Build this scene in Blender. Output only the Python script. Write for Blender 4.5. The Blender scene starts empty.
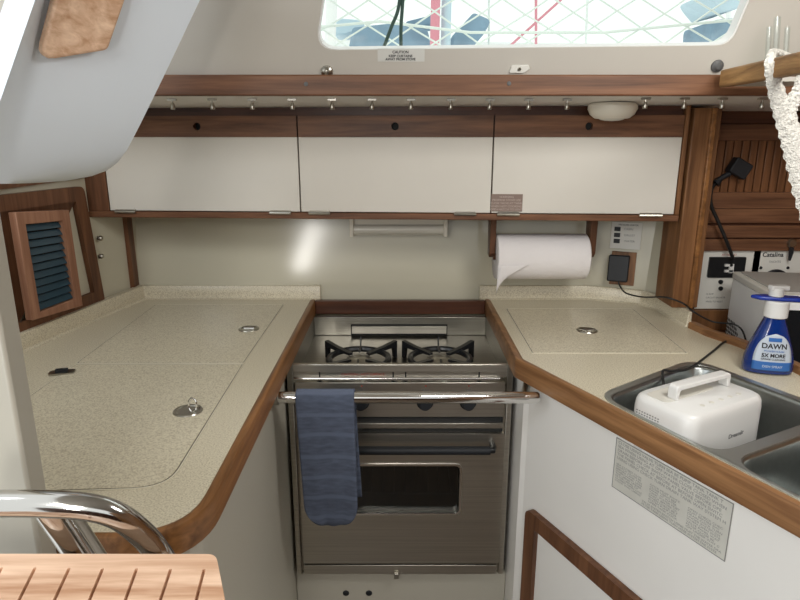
import bpy, bmesh, math, random
from mathutils import Vector, Matrix
from mathutils.geometry import tessellate_polygon
random.seed(4)
sc = bpy.context.scene
col = sc.collection
# ------------------------------------------------------------------ camera, light, exposure
H = 1.40
F = 620.0
PITCH = math.radians(15)
cam_d = bpy.data.cameras.new('camera'); cam = bpy.data.objects.new('camera', cam_d); col.objects.link(cam)
cam.location = (0, 0, H); cam.rotation_euler = (math.pi/2 - PITCH, 0, 0)
cam_d.sensor_width = 36; cam_d.lens = 36*F/800; cam_d.clip_start = 0.01
sc.camera = cam
vs = sc.view_settings
vs.view_transform = 'Standard'; vs.look = 'None'; vs.exposure = 0.0; vs.gamma = 1; vs.use_curve_mapping = False
w = bpy.data.worlds.new('sky'); sc.world = w; w.use_nodes = True
bg = w.node_tree.nodes['Background']; bg.inputs[0].default_value = (0.98, 1.0, 0.985, 1); bg.inputs[1].default_value = 1.25

def area(name, loc, target, sx, sy, power, color):
    l = bpy.data.lights.new(name, 'AREA'); l.shape = 'RECTANGLE'; l.size = sx; l.size_y = sy; l.energy = power; l.color = color
    o = bpy.data.objects.new(name, l); col.objects.link(o); o.location = loc
    o.rotation_euler = (Vector(target)-Vector(loc)).to_track_quat('-Z', 'Y').to_euler()
    return o
area('companionway_daylight', (-0.35, -0.75, H+0.55), (0.35, 1.2, 0.7), 0.6, 0.6, 17, (1.0, 0.975, 0.925))
area('right_worktop_fill', (.66, .60, H+.43), (.62, 1.2, .95), 0.40, 0.40, 12, (1.0, 0.98, 0.93))  # added fill lamp above the right worktop; no such hatch is known
streak_lamp = area('wall_streak_lamp', (-.335, -.39, H-.11), (-.276, 1.81, H-.33), 0.10, 0.36, 3.2, (1.0, 0.97, 0.92)); streak_lamp.rotation_euler.rotate_axis('Z', math.radians(-20))  # added strip lamp, placed to mirror as the bright streak on the back wall
area('cockpit_daylight', (-1.15, 0.25, H+0.5), (-0.6, 1.1, 1.3), 0.35, 0.5, 4.0, (0.84, 0.91, 1.0))

# ------------------------------------------------------------------ pixel helpers (points on real planes)
CS, SN = math.cos(PITCH), math.sin(PITCH)
CAM = Vector((0, 0, H))
def ray(x, y):
    u = (x-400)/F; v = (y-300)/F
    return Vector((u, CS - v*SN, -(SN + v*CS)))
def PY(x, y, Y): d = ray(x, y); return CAM + d*(Y/d.y)
def PH(x, y, z): d = ray(x, y); return CAM + d*((z-H)/d.z)
def PP(x, y, P0, n):
    d = ray(x, y); return CAM + d*((Vector(P0)-CAM).dot(n)/d.dot(n))
class Fr:                                   # a flat frame: origin, axes u (right), v (up), n (out of the face)
    def __init__(s, O, U, V, N=None):
        s.O = Vector(O); s.U = Vector(U).normalized(); s.V = Vector(V).normalized()
        s.N = Vector(N).normalized() if N else s.U.cross(s.V).normalized()
    def px(s, x, y, off=0):
        P = PP(x, y, s.O + s.N*off, s.N) - s.O; return (P.dot(s.U), P.dot(s.V))
    def pt(s, a, b, c=0): return s.O + s.U*a + s.V*b + s.N*c
FY = lambda Y: Fr((0, Y, 0), (1, 0, 0), (0, 0, 1))                 # faces the camera (-Y)
FZ = lambda z: Fr((0, 0, z), (1, 0, 0), (0, 1, 0))                 # faces up

# ------------------------------------------------------------------ mesh helpers
def roundpoly(pts, r, n=5):
    out = []; N = len(pts)
    for i, p in enumerate(pts):
        rr = r[i] if isinstance(r, (list, tuple)) else r
        p = Vector(p[:2]); a = Vector(pts[i-1][:2]); b = Vector(pts[(i+1) % N][:2])
        if rr <= 0: out.append((p.x, p.y)); continue
        da = (a-p).normalized(); db = (b-p).normalized()
        ang = da.angle(db); t = min(rr/math.tan(ang/2), (a-p).length*.49, (b-p).length*.49)
        A = p+da*t; B = p+db*t
        for k in range(n+1):
            q = k/n; P = A*(1-q)**2 + p*2*q*(1-q) + B*q*q
            out.append((P.x, P.y))
    return out
def rect(x0, y0, x1, y1): return [(x0, y0), (x1, y0), (x1, y1), (x0, y1)]
def prism(bm, pts, fr, a, b, holes=()):
    loops = [list(pts)] + [list(h) for h in holes]
    flat = [p for l in loops for p in l]
    tris = tessellate_polygon([[Vector((p[0], p[1], 0)) for p in l] for l in loops])
    va = [bm.verts.new(fr.pt(p[0], p[1], a)) for p in flat]
    vb = [bm.verts.new(fr.pt(p[0], p[1], b)) for p in flat]
    if not holes:
        bm.faces.new(va); bm.faces.new(vb[::-1])
    else:
        for t in tris:
            for vv in (va, vb):
                try: bm.faces.new([vv[i] for i in t])
                except ValueError: pass
    s = 0
    for l in loops:
        n = len(l)
        for i in range(n):
            j = (i+1) % n
            bm.faces.new((va[s+i], va[s+j], vb[s+j], vb[s+i]))
        s += n
    return bm
def box(bm, lo, hi):
    return prism(bm, rect(lo[0], lo[1], hi[0], hi[1]), FZ(0), lo[2], hi[2])
def obox(bm, fr, u0, u1, v0, v1, a, b): return prism(bm, rect(u0, v0, u1, v1), fr, a, b)
def tube(bm, pts, r, n=12, closed=False):
    pts = [Vector(p) for p in pts]; N = len(pts); rings = []
    up = None
    for i, p in enumerate(pts):
        if closed: t = (pts[(i+1) % N]-pts[i-1]).normalized()
        else: t = (pts[min(i+1, N-1)]-pts[max(i-1, 0)]).normalized()
        if up is None:
            up = Vector((0, 0, 1)) if abs(t.z) < .9 else Vector((1, 0, 0))
        up = (up - t*up.dot(t)).normalized(); s = t.cross(up)
        rr = r[i] if isinstance(r, (list, tuple)) else r
        rings.append([bm.verts.new(p + (up*math.cos(2*math.pi*k/n) + s*math.sin(2*math.pi*k/n))*rr) for k in range(n)])
    for i in range(N if closed else N-1):
        A = rings[i]; B = rings[(i+1) % N]
        for k in range(n): bm.faces.new((A[k], A[(k+1) % n], B[(k+1) % n], B[k]))
    if not closed: bm.faces.new(rings[0][::-1]); bm.faces.new(rings[-1])
    return bm
def lathe(bm, prof, c, axis=(0, 0, 1), n=28):
    ax = Vector(axis).normalized(); u = ax.orthogonal().normalized(); v = ax.cross(u); c = Vector(c); rings = []
    for r, z in prof:
        if r <= 1e-6: rings.append([bm.verts.new(c+ax*z)])
        else: rings.append([bm.verts.new(c+ax*z+(u*math.cos(2*math.pi*k/n)+v*math.sin(2*math.pi*k/n))*r) for k in range(n)])
    for A, B in zip(rings, rings[1:]):
        for k in range(n):
            a = [A[k % len(A)], A[(k+1) % len(A)], B[(k+1) % len(B)], B[k % len(B)]]
            a = list(dict.fromkeys(a))
            if len(a) > 2: bm.faces.new(a)
    if len(rings[0]) > 1: bm.faces.new(rings[0][::-1])
    if len(rings[-1]) > 1: bm.faces.new(rings[-1])
    return bm
def sweep(bm, path, prof, z=0):             # horizontal path [(x,y)], profile [(offset to the left, dz)]
    P = [Vector(p) for p in path]; rings = []
    for i, p in enumerate(P):
        d0 = (P[i]-P[i-1]).normalized() if i else (P[1]-P[0]).normalized()
        d1 = (P[i+1]-P[i]).normalized() if i < len(P)-1 else d0
        n0 = Vector((-d0.y, d0.x)); n1 = Vector((-d1.y, d1.x)); m = (n0+n1).normalized(); m /= max(.4, m.dot(n0))
        rings.append([bm.verts.new((p.x+m.x*o, p.y+m.y*o, z+dz)) for o, dz in prof])
    k = len(prof)
    for A, B in zip(rings, rings[1:]):
        for j in range(k): bm.faces.new((A[j], A[(j+1) % k], B[(j+1) % k], B[j]))
    bm.faces.new(rings[0]); bm.faces.new(rings[-1][::-1])
    return bm
def arc(P, n=8):                            # smooth a 3D polyline (Catmull-Rom)
    P = [Vector(p) for p in P]; out = []
    for i in range(len(P)-1):
        a = P[max(i-1, 0)]; b = P[i]; c = P[i+1]; d = P[min(i+2, len(P)-1)]
        for k in range(n):
            t = k/n
            out.append(.5*((2*b)+(c-a)*t+(2*a-5*b+4*c-d)*t*t+(3*b-a-3*c+d)*t**3))
    out.append(P[-1]); return out
def wpos(o):
    v = Vector((0, 0, 0))
    while o: v = v + o.location; o = o.parent
    return v
def obj(name, bm, m, parent=None, smooth=True, bevel=0, seg=2, clean=True):
    bmesh.ops.recalc_face_normals(bm, faces=bm.faces)
    off = wpos(parent) if parent else Vector((0, 0, 0))
    if not parent:
        xs = [v.co for v in bm.verts]
        off = Vector(((min(c.x for c in xs)+max(c.x for c in xs))/2, (min(c.y for c in xs)+max(c.y for c in xs))/2, min(c.z for c in xs)))
    bmesh.ops.translate(bm, verts=bm.verts, vec=-off)
    me = bpy.data.meshes.new(name); bm.to_mesh(me); bm.free()
    me.materials.append(m)
    o = bpy.data.objects.new(name, me); col.objects.link(o)
    if smooth:
        me.polygons.foreach_set('use_smooth', [True]*len(me.polygons)); me.set_sharp_from_angle(angle=math.radians(38))
    if parent: o.parent = parent
    else: o.location = off
    if bevel:
        b = o.modifiers.new('bevel', 'BEVEL'); b.width = bevel; b.segments = seg; b.limit_method = 'ANGLE'; b.angle_limit = math.radians(40); b.harden_normals = False
    return o
def B(): return bmesh.new()
def tag(o, label, cat, group=None):
    o['label'] = label; o['category'] = cat
    if group: o['group'] = group
    return o
def thing(name, loc, label, cat, group=None):
    o = bpy.data.objects.new(name, None); o.empty_display_size = .05; col.objects.link(o); o.location = loc
    return tag(o, label, cat, group)
def structure(o): o['kind'] = 'structure'; return o
def text(name, s, fr, u, v, size, m, parent, off=0.0006, align='LEFT', bold=0, sx=1):
    c = bpy.data.curves.new(name, 'FONT'); c.body = s; c.size = size; c.align_x = align; c.extrude = 0.0002; c.offset = bold
    t = bpy.data.objects.new(name, c); col.objects.link(t)
    bpy.context.view_layer.update()
    me = bpy.data.meshes.new_from_object(t.evaluated_get(bpy.context.evaluated_depsgraph_get()))
    bpy.data.objects.remove(t); bpy.data.curves.remove(c)
    O = fr.pt(u, v, off) - wpos(parent)
    M = Matrix(((fr.U.x*sx, fr.V.x, fr.N.x, O.x), (fr.U.y*sx, fr.V.y, fr.N.y, O.y), (fr.U.z*sx, fr.V.z, fr.N.z, O.z), (0, 0, 0, 1)))
    me.transform(M); me.materials.clear(); me.materials.append(m)
    o = bpy.data.objects.new(name, me); col.objects.link(o); o.parent = parent
    return o

# ------------------------------------------------------------------ materials
def mat(name, color, rough=.5, metal=0, spec=.5, bump=None, noise=None, **kw):
    m = bpy.data.materials.new(name); m.use_nodes = True; nt = m.node_tree; p = nt.nodes['Principled BSDF']
    p.inputs['Base Color'].default_value = (*color, 1); p.inputs['Roughness'].default_value = rough
    p.inputs['Metallic'].default_value = metal; p.inputs['Specular IOR Level'].default_value = spec
    for k, v in kw.items(): p.inputs[k.replace('_', ' ')].default_value = v
    tc = nt.nodes.new('ShaderNodeTexCoord')
    mp = nt.nodes.new('ShaderNodeMapping'); nt.links.new(tc.outputs['Object'], mp.inputs[0])
    if noise:                                # (scale, amount, stretch)
        sc_, amt, st = noise
        mp.inputs['Scale'].default_value = st
        n = nt.nodes.new('ShaderNodeTexNoise'); n.inputs['Scale'].default_value = sc_; n.inputs['Detail'].default_value = 3
        nt.links.new(mp.outputs[0], n.inputs['Vector'])
        r = nt.nodes.new('ShaderNodeMapRange'); r.inputs['From Min'].default_value = .25; r.inputs['From Max'].default_value = .75
        r.inputs['To Min'].default_value = 1-amt; r.inputs['To Max'].default_value = 1+amt
        nt.links.new(n.outputs[0], r.inputs[0])
        mx = nt.nodes.new('ShaderNodeVectorMath'); mx.operation = 'SCALE'; mx.inputs[0].default_value = color
        nt.links.new(r.outputs[0], mx.inputs['Scale']); nt.links.new(mx.outputs[0], p.inputs['Base Color'])
    if bump:                                 # (scale, strength, distance)
        n2 = nt.nodes.new('ShaderNodeTexNoise'); n2.inputs['Scale'].default_value = bump[0]; n2.inputs['Detail'].default_value = 2
        nt.links.new(mp.outputs[0], n2.inputs['Vector'])
        b = nt.nodes.new('ShaderNodeBump'); b.inputs['Strength'].default_value = bump[1]; b.inputs['Distance'].default_value = bump[2]
        nt.links.new(n2.outputs[0], b.inputs['Height']); nt.links.new(b.outputs[0], p.inputs['Normal'])
    return m
def wood(name, dark, light, axis, rough=.35, k=1.0, fine=1.0):
    m = bpy.data.materials.new(name); m.use_nodes = True; nt = m.node_tree; p = nt.nodes['Principled BSDF']
    tc = nt.nodes.new('ShaderNodeTexCoord'); mp = nt.nodes.new('ShaderNodeMapping')
    s = [55*k, 55*k, 55*k]
    if isinstance(axis, int): s[axis] = 3.0*k
    else: mp.inputs['Rotation'].default_value = (0, 0, axis[1]); s[axis[0]] = 3.0*k
    mp.inputs['Scale'].default_value = s
    if isinstance(axis, int): nt.links.new(tc.outputs['Object'], mp.inputs[0])
    else:
        mp2 = nt.nodes.new('ShaderNodeMapping'); mp2.inputs['Rotation'].default_value = (0, 0, axis[1]); mp.inputs['Rotation'].default_value = (0, 0, 0)
        nt.links.new(tc.outputs['Object'], mp2.inputs[0]); nt.links.new(mp2.outputs[0], mp.inputs[0])
    n = nt.nodes.new('ShaderNodeTexNoise'); n.inputs['Scale'].default_value = 1; n.inputs['Detail'].default_value = 6; n.inputs['Roughness'].default_value = .6
    n.inputs['Distortion'].default_value = .4
    nt.links.new(mp.outputs[0], n.inputs['Vector'])
    r = nt.nodes.new('ShaderNodeValToRGB'); e = r.color_ramp.elements
    e[0].position = .32; e[0].color = (*dark, 1); e[1].position = .68; e[1].color = (*light, 1)
    nt.links.new(n.outputs[0], r.inputs[0]); nt.links.new(r.outputs[0], p.inputs['Base Color'])
    p.inputs['Roughness'].default_value = rough; p.inputs['Specular IOR Level'].default_value = .35
    b = nt.nodes.new('ShaderNodeBump'); b.inputs['Strength'].default_value = .12; b.inputs['Distance'].default_value = .001
    nt.links.new(n.outputs[0], b.inputs['Height']); nt.links.new(b.outputs[0], p.inputs['Normal'])
    return m
def laminate(name):
    m = bpy.data.materials.new(name); m.use_nodes = True; nt = m.node_tree; p = nt.nodes['Principled BSDF']
    tc = nt.nodes.new('ShaderNodeTexCoord')
    n = nt.nodes.new('ShaderNodeTexNoise'); n.inputs['Scale'].default_value = 400; n.inputs['Detail'].default_value = 2
    nt.links.new(tc.outputs['Object'], n.inputs['Vector'])
    r = nt.nodes.new('ShaderNodeValToRGB'); e = r.color_ramp.elements
    e[0].position = .34; e[0].color = (.47, .405, .29, 1); e[1].position = .66; e[1].color = (.77, .71, .55, 1)
    x = r.color_ramp.elements.new(.46); x.color = (.64, .58, .445, 1)
    nt.links.new(n.outputs[0], r.inputs[0]); nt.links.new(r.outputs[0], p.inputs['Base Color'])
    p.inputs['Roughness'].default_value = .3
    return m
def steel(name, color, rough, st=(2, 200, 200), amt=.12):
    return mat(name, color, rough, 1.0, noise=(1.5, amt, st), bump=(2.0, .05, .0006))
def glass(name, tint=(1, 1, 1), refl=.08):
    m = bpy.data.materials.new(name); m.use_nodes = True; nt = m.node_tree; nt.nodes.clear()
    o = nt.nodes.new('ShaderNodeOutputMaterial'); t = nt.nodes.new('ShaderNodeBsdfTransparent'); g = nt.nodes.new('ShaderNodeBsdfGlossy'); mx = nt.nodes.new('ShaderNodeMixShader')
    t.inputs[0].default_value = (*tint, 1); g.inputs['Roughness'].default_value = .03; mx.inputs[0].default_value = refl
    nt.links.new(t.outputs[0], mx.inputs[1]); nt.links.new(g.outputs[0], mx.inputs[2]); nt.links.new(mx.outputs[0], o.inputs[0])
    return m
M = dict(
    gel=mat('cream_gelcoat', (.60, .57, .455), .13, noise=(3, .04, (1, 1, 1))),
    low=mat('lower_moulding', (.50, .475, .405), .4),
    aft=mat('aft_panel', (.44, .42, .36), .4),
    soff=mat('soffit_white', (.85, .83, .79), .5),
    liner=mat('headliner', (.52, .49, .44), .55, noise=(2, .04, (1, 1, 1))),
    mould=mat('white_moulding', (.78, .85, .93), .45),
    lam=mat('door_laminate', (.69, .66, .60), .4, noise=(4, .03, (1, 1, 1))),
    lam2=mat('cabinet_laminate', (.90, .885, .855), .35, noise=(4, .03, (1, 1, 1))),
    top=laminate('speckled_worktop'),
    edge=mat('worktop_edge', (.74, .69, .56), .4),
    gap=mat('dark_gap', (.10, .085, .06), .8),
    wx=wood('mahogany_across', (.095, .040, .020), (.24, .110, .055), 0, .45),
    wdx=wood('dark_teak_across', (.045, .016, .009), (.11, .04, .02), 0),
    wy=wood('teak_depth', (.13, .055, .018), (.32, .145, .05), 1),
    wz=wood('teak_upright', (.11, .046, .017), (.28, .13, .052), 2, .5),
    floor=wood('cabin_sole', (.05, .035, .022), (.11, .075, .045), 1),
    wdiag=wood('teak_diagonal', (.15, .066, .026), (.36, .185, .08), (0, math.radians(62.6))),
    wbd=wood('weathered_teak', (.15, .065, .02), (.55, .31, .12), 1, .6),
    wsheen=wood('teak_painted_sheen', (.50, .27, .15), (.90, .66, .48), 1, .35),  # pad wood: bright sheen painted in as pale tones
    wstep=wood('worn_teak', (.36, .17, .08), (.88, .64, .47), 0, .42, .7),  # pale worn tread wood with strong grain
    wdoor=wood('mahogany_frame', (.085, .034, .016), (.20, .088, .042), 2, .45),
    wvent=wood('pale_mahogany', (.26, .12, .07), (.42, .22, .14), 2, .5),
    steel=steel('brushed_steel', (.60, .57, .51), .38),
    steel2=steel('satin_steel', (.58, .55, .49), .36),
    sink=steel('sink_steel', (.40, .42, .41), .30, (60, 60, 60), .06),
    chrome=mat('chrome', (.80, .79, .77), .10, 1.0),
    cream=mat('cream_plastic', (.84, .80, .70), .35),
    machine=mat('machine_white', (.88, .88, .87), .3),
    rackm=mat('rack_wire', (.75, .75, .72), .4),
    rchrome=mat('rail_steel', (.55, .54, .52), .12, 1.0),
    hob=steel('hob_steel', (.33, .315, .28), .30),
    rim=mat('sink_rim', (.55, .57, .55), .42, 1.0),
    dgrey=mat('dark_grey_stud', (.10, .10, .10), .5),
    dchrome=mat('tarnished_chrome', (.45, .43, .38), .28, 1.0),
    black=mat('black_enamel', (.012, .013, .015), .28),
    bplast=mat('black_plastic', (.010, .012, .016), .55),
    dark=mat('dark_cavity', (.02, .02, .02), .8),
    oglass=mat('oven_glass', (.006, .01, .013), .06, spec=.7),
    white=mat('white_plastic', (.72, .715, .70), .32),
    offw=mat('off_white_plastic', (.66, .64, .58), .35),
    greyp=mat('grey_plastic', (.40, .38, .35), .45),
    paper=mat('paper_towel', (.83, .80, .80), .95, bump=(140, .5, .002)),
    towel=mat('blue_terry', (.105, .128, .190), .98, bump=(420, .9, .003), noise=(40, .25, (1, 1, 4))),
    blue=mat('blue_plastic', (.010, .035, .30), .25),
    bblue=mat('blue_bottle', (.003, .026, .17), .12, Coat_Weight=.5),
    lblue=mat('label_blue', (.03, .13, .40), .4),
    lwhite=mat('label_white', (.50, .56, .64), .4),
    ink=mat('black_ink', (.02, .02, .025), .6),
    nink=mat('faded_ink', (.30, .30, .29), .7),
    gink=mat('grey_ink', (.22, .22, .22), .7),
    red=mat('red_ink', (.42, .09, .06), .6),
    plate=mat('white_plate', (.74, .73, .68), .4),
    clear=mat('label_film', (.64, .63, .58), .3, noise=(25, .08, (1, 1, 1))),
    pglass=glass('window_glass', (.97, 1, .985), .04),
    tglass=glass('clear_acrylic', (.93, .96, .95), .12),
    net=mat('net_cord', (.80, .86, .82), .8),
    rope=mat('cotton_crochet', (.70, .68, .63), .95, bump=(260, 1.0, .006), noise=(160, .22, (1, 1, 1))),
    bcover=mat('blue_canvas', (.22, .33, .43), .9, noise=(6, .2, (1, 1, 1))),
    rcover=mat('red_canvas', (.72, .30, .36), .9),
    lcover=mat('pale_canvas', (.52, .66, .74), .9),
    hull=mat('white_hull', (.85, .87, .86), .4),
    plaq=mat('brown_plaque', (.24, .17, .14), .5),
    louv=mat('teal_louvre', (.03, .07, .10), .35),
    lens=mat('frosted_lens', (.78, .76, .68), .25),
    rubber=mat('rubber_cord', (.012, .012, .012), .5),
)

# ------------------------------------------------------------------ key heights
CT = H - .478                                  # worktop
# ================================================================== SETTING
bm = B(); box(bm, (-1.2, -1.6, -.04), (1.7, 1.9, 0)); structure(obj('floor', bm, M['floor']))
# aft/outboard walls
bm = B(); sweep(bm, [(-.99, 1.81)]+[(x/40, 1.81+.010*math.sin(2*math.pi*(x/40+.276))) for x in range(-31, 10)]+[(.24, 1.81), (.56, 1.81), (.712, 1.748), (.745, 1.68)], [(0, 0), (.10, 0), (.10, 1.50), (.141*(1.46-CT), 1.50), (.141*.012, CT+.052), (0, CT+.04), (0, CT+.03)])  # lean and ripple shaped so the added strip lamp mirrors in the gelcoat
structure(obj('wall_back', bm, M['gel']))
LW0 = Vector((-.79, 1.80, 0)); LWd = Vector((-.2, -1, 0)).normalized()
bm = B(); a = LW0 - LWd*.06; b = LW0 + LWd*1.2
sweep(bm, [(b.x, b.y), (a.x, a.y)], [(0, 0), (.02, 0), (.02, 1.47), (0, 1.47)])
structure(obj('wall_left', bm, M['gel']))
FL = Fr(LW0, -LWd, (0, 0, 1), None)            # u towards the back, n towards +x
FL.N = FL.U.cross(FL.V)
bm = B(); box(bm, (1.45, -1.6, 0), (1.5, 1.9, H+.5)); structure(obj('wall_right', bm, M['wy']))
bm = B(); box(bm, (-1.2, -1.6, 0), (1.45, -1.56, H-.12)); structure(obj('wall_rear_unseen', bm, M['wdx']))  # unseen low bulkhead, added dark for the stove steel to reflect
# cabin side with the long window
c0 = Vector((0, 1.36, H+.085)); cd = Vector((0, -.35, 1)).normalized()
FC = Fr(c0, (1, 0, 0), cd)
wpx = [(314.5, 50.5), (731, 45.5), (750, 0), (778, -80), (340, -80), (322, 0)]
wp = [FC.px(*p) for p in wpx]
wr = roundpoly(wp, [.035, .035, 0, .03, .03, 0], 6)
bm = B(); prism(bm, rect(-1.0, 0, 1.45, .41), FC, -.03, 0, [wr]); structure(obj('wall_cabin_side', bm, M['liner'], smooth=False))
wcx = sum(p[0] for p in wp)/6; wcy = sum(p[1] for p in wp)/6
grow = lambda k, pts: [((p[0]-wcx)*k+wcx, (p[1]-wcy)*k*1.0+wcy) for p in pts]
bm = B(); prism(bm, grow(1.02, wr), FC, -.036, -.031); wn = structure(obj('window_1', bm, M['pglass'], smooth=False))
bm = B(); prism(bm, wr, FC, -.028, -.002, [[((p[0]-wcx)*.991+wcx, (p[1]-wcy)*.988+wcy) for p in wr]]); obj('window_frame', bm, M['white'], wn)
bm = B(); box(bm, (-.50, -.8, H+.455), (1.45, 1.24, H+.48)); structure(obj('ceiling', bm, M['liner']))
# soffit between valance and cabinets
s0 = Vector((0, 1.345, H+.0775)); sd = Vector((0, 1, -.045)).normalized()
FS = Fr(s0, (1, 0, 0), sd, (0, -.045, -1))
bm = B(); prism(bm, rect(-.99, -.0, 1.45, .56), FS, -.015, 0); structure(obj('trim_1', bm, M['soff'], smooth=False))
# valance
bm = B(); FV = FY(1.335)
pl = FV.px(150, 78.5); 
prism(bm, rect(-.99, H+.0755, 1.0, H+.1165), FV, -.022, 0); val = structure(obj('trim_2', bm, M['wx'], bevel=.003))
for x, y in ((306, 84), (509, 83.5)):
    p = PY(x, y, 1.335); bm = B(); lathe(bm, [(.0045, 0), (.004, .0015), (0, .002)], p, (0, -1, 0), 12); obj('screw', bm, M['dgrey'], val)
# moulding above left wall: companionway side, overhanging the quarter
MR = [(-60, 224, 62, 55), (0, 200, 45, 35), (78, 163, 27, 8), (125, 140, 14, -8), (150, 127, 10, -17), (163, 117, 8, -21), (171, 106, 7, -23), (176, 92, 7, -23), (179, 70, 6, -22)]
bm = B(); rows = []
for k, (y, r_, f_, l_) in enumerate(MR):
    dy = max(0, k-5)*1.6; yb = y
    rows.append([bm.verts.new(p) for p in (PY(r_, yb, 1.06)+Vector((-.10, .14, 0)), PY(r_, yb, 1.06), PY(r_*.93+f_*.07, yb+dy*.4, 1.045), PY((r_+f_)/2, yb+dy*.8, .965), PY(r_*.1+f_*.9, yb+dy, .895), PY(f_, yb+dy, .88), PY(l_, yb+dy, .82), PY(l_-30, yb+dy, .90), PY(l_, yb, 1.1)+Vector((.1, .05, 0)))])
for A, C_ in zip(rows, rows[1:]):
    for i in range(len(A)): j = (i+1) % len(A); bm.faces.new((A[i], A[j], C_[j], C_[i]))
bm.faces.new(rows[0]); bm.faces.new(rows[-1])
wm = structure(obj('wall_companionway', bm, M['mould']))
for f in wm.data.polygons: f.use_smooth = True
# the aft bulkhead edge beside the companionway steps
bm = B(); box(bm, (-1.05, .600, 0), (-.405, .632, 1.372)); structure(obj('wall_aft', bm, M['aft'], bevel=.004))

# ================================================================== upper cabinet
L = Vector((-.826, 1.645, 0)); R = Vector((.70, 1.56, 0)); cu = (R-L).normalized()
FU = Fr(L, cu, (0, 0, 1)); UL = (R-L).length
zb, zr, zd, zh, zt = H-.213, H-.197, H-.008, H+.044, H+.066
cab = thing('upper_cabinet', (L+R)/2+Vector((0, .1, zb)), 'long mahogany and cream wall cabinet with three flap doors above the galley worktop', 'cabinet')
bm = B()
prism(bm, rect(0, zb+.002, UL, zt), FU, -.225, -.018)
obj('carcass', bm, M['wdx'], cab)
bm = B(); obox(bm, FU, 0, UL, zb, zr, -.03, .004); obj('bottom_rail', bm, M['wx'], cab, bevel=.002)
u1 = FU.px(108, 190)[0]; u2 = FU.px(299.5, 175)[0]; u3 = FU.px(492.5, 175)[0]; u4 = FU.px(678, 175)[0]
bm = B(); obox(bm, FU, 0, u1-.002, zr, zt, -.03, .003); obj('stile', bm, M['wdoor'], cab, bevel=.002)
bm = B(); obox(bm, FU, u4+.002, UL, zr, zt, -.03, .003); obj('stile', bm, M['wz'], cab, bevel=.002)
hp = FU.px(197, 128), FU.px(395, 127), FU.px(589, 129)
for i, (a, b) in enumerate(((u1, u2-.0025), (u2+.001, u3-.0025), (u3+.001, u4))):
    bm = B(); obox(bm, FU, a, b, zr+.002, zd, -.018, 0); d = obj('door', bm, M['lam'], cab, bevel=.001)
    hc = (hp[i][0], (zd+zh)/2)
    hole = [(hc[0]+.0095*math.cos(t*math.pi/10), hc[1]+.0095*math.sin(t*math.pi/10)) for t in range(20)]
    bm = B(); prism(bm, rect(a, zd+.0005, b, zh), FU, -.018, .001, [hole]); obj('door_header', bm, M['wx'], d, smooth=False)
    bm = B(); lathe(bm, [(.0094, 0), (.0094, .001), (0, .001)], FU.pt(hc[0], hc[1], -.0178), FU.N, 20); obj('finger_hole', bm, M['dark'], d)
    hx = ((127, 281), (320, 465), (508, 650))[i]
    for x in hx:
        uu = FU.px(x, 213)[0]
        bm = B(); obox(bm, FU, uu-.026, uu+.026, zr-.001, zr+.0055, -.002, .009)
        tube(bm, [FU.pt(uu-.028, zr-.001, .007), FU.pt(uu+.028, zr-.001, .010), ], .0038, 8); obj('hinge', bm, M['dchrome'], d)
# plaque on the right door
bm = B(); a = FU.px(490.5, 194); b = FU.px(522, 211.5); prism(bm, rect(a[0]+.002, b[1], b[0], a[1]), FU, .0005, .0015)
pq = obj('warning_plaque', bm, M['plaq'], None, smooth=False); tag(pq, 'small brown printed plaque on the lower left corner of the right cabinet door', 'plaque')
M['pink'] = mat('plaque_ink', (.50, .42, .38), .6)
for k, s in enumerate(('WARNING', 'PROPANE STOVE USE', 'CLOSE VALVE AT TANK', 'WHEN NOT COOKING', 'OPEN HATCH TO VENT')):
    text('lettering', s, FU, (a[0]+b[0])/2, a[1]-.0095-k*.0079, .0075, M['pink'], pq, .0016, 'CENTER')

# strip in the corner under the cabinet's left end
bm = B(); p = PY(133, 250, 1.79); box(bm, (-.805, 1.775, CT+.03), (-.783, 1.81, zb+.01)); structure(obj('trim_3', bm, M['wdoor']))

# ================================================================== post
bm = B(); box(bm, (.705, 1.55, CT+.0415), (.772, 1.66, H+.060)); 
post = obj('wooden_post', bm, M['wz'], None, bevel=.003); tag(post, 'tall varnished teak post between the cabinet and the navigation nook', 'post')
bm = B(); box(bm, (.745, 1.541, CT+.0415), (.757, 1.5505, H+.060)); obj('beading', bm, M['wy'], post, bevel=.002)

# ================================================================== worktops
def prof_trim(wd, top, bot):                     # rounded wooden edge, offsets to the left of the path
    return [(0, bot), (wd, bot), (wd, top-.006), (wd-.003, top-.001), (wd-.008, top), (.006, top), (0, top-.003)]
lc = thing('worktop', (-.55, 1.2, CT-.03), 'speckled beige worktop left of the stove with two icebox lids let into it', 'worktop')
XL = -.2665; YF = .668
lo = [(XL, YF), (XL, 1.755), (XL, 1.778), (-.238, 1.778), (-.238, 1.805), (-.782, 1.805), (-.895, 1.24), (-1.01, .668)]
bm = B(); prism(bm, roundpoly(lo, [.085, 0, 0, 0, 0, 0, 0, 0], 8), FZ(CT), -.03, 0); obj('slab', bm, M['top'], lc)
cpath = roundpoly([(XL, 1.777), (XL, YF), (-1.0, YF)], [0, .085, 0], 10)
bm = B(); sweep(bm, cpath, [(o-.0, z) for o, z in prof_trim(.017, .004, -.036)], CT); obj('edge_trim', bm, M['wy'], lc)
bm = B(); sweep(bm, [(-.238, 1.795), (-.783, 1.795), (-.898, 1.22), (-1.0, .70)], [(-.004, 0), (-.014, .002), (-.012, .036), (-.002, .041), (.009, .041), (.009, 0)], CT)
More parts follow.
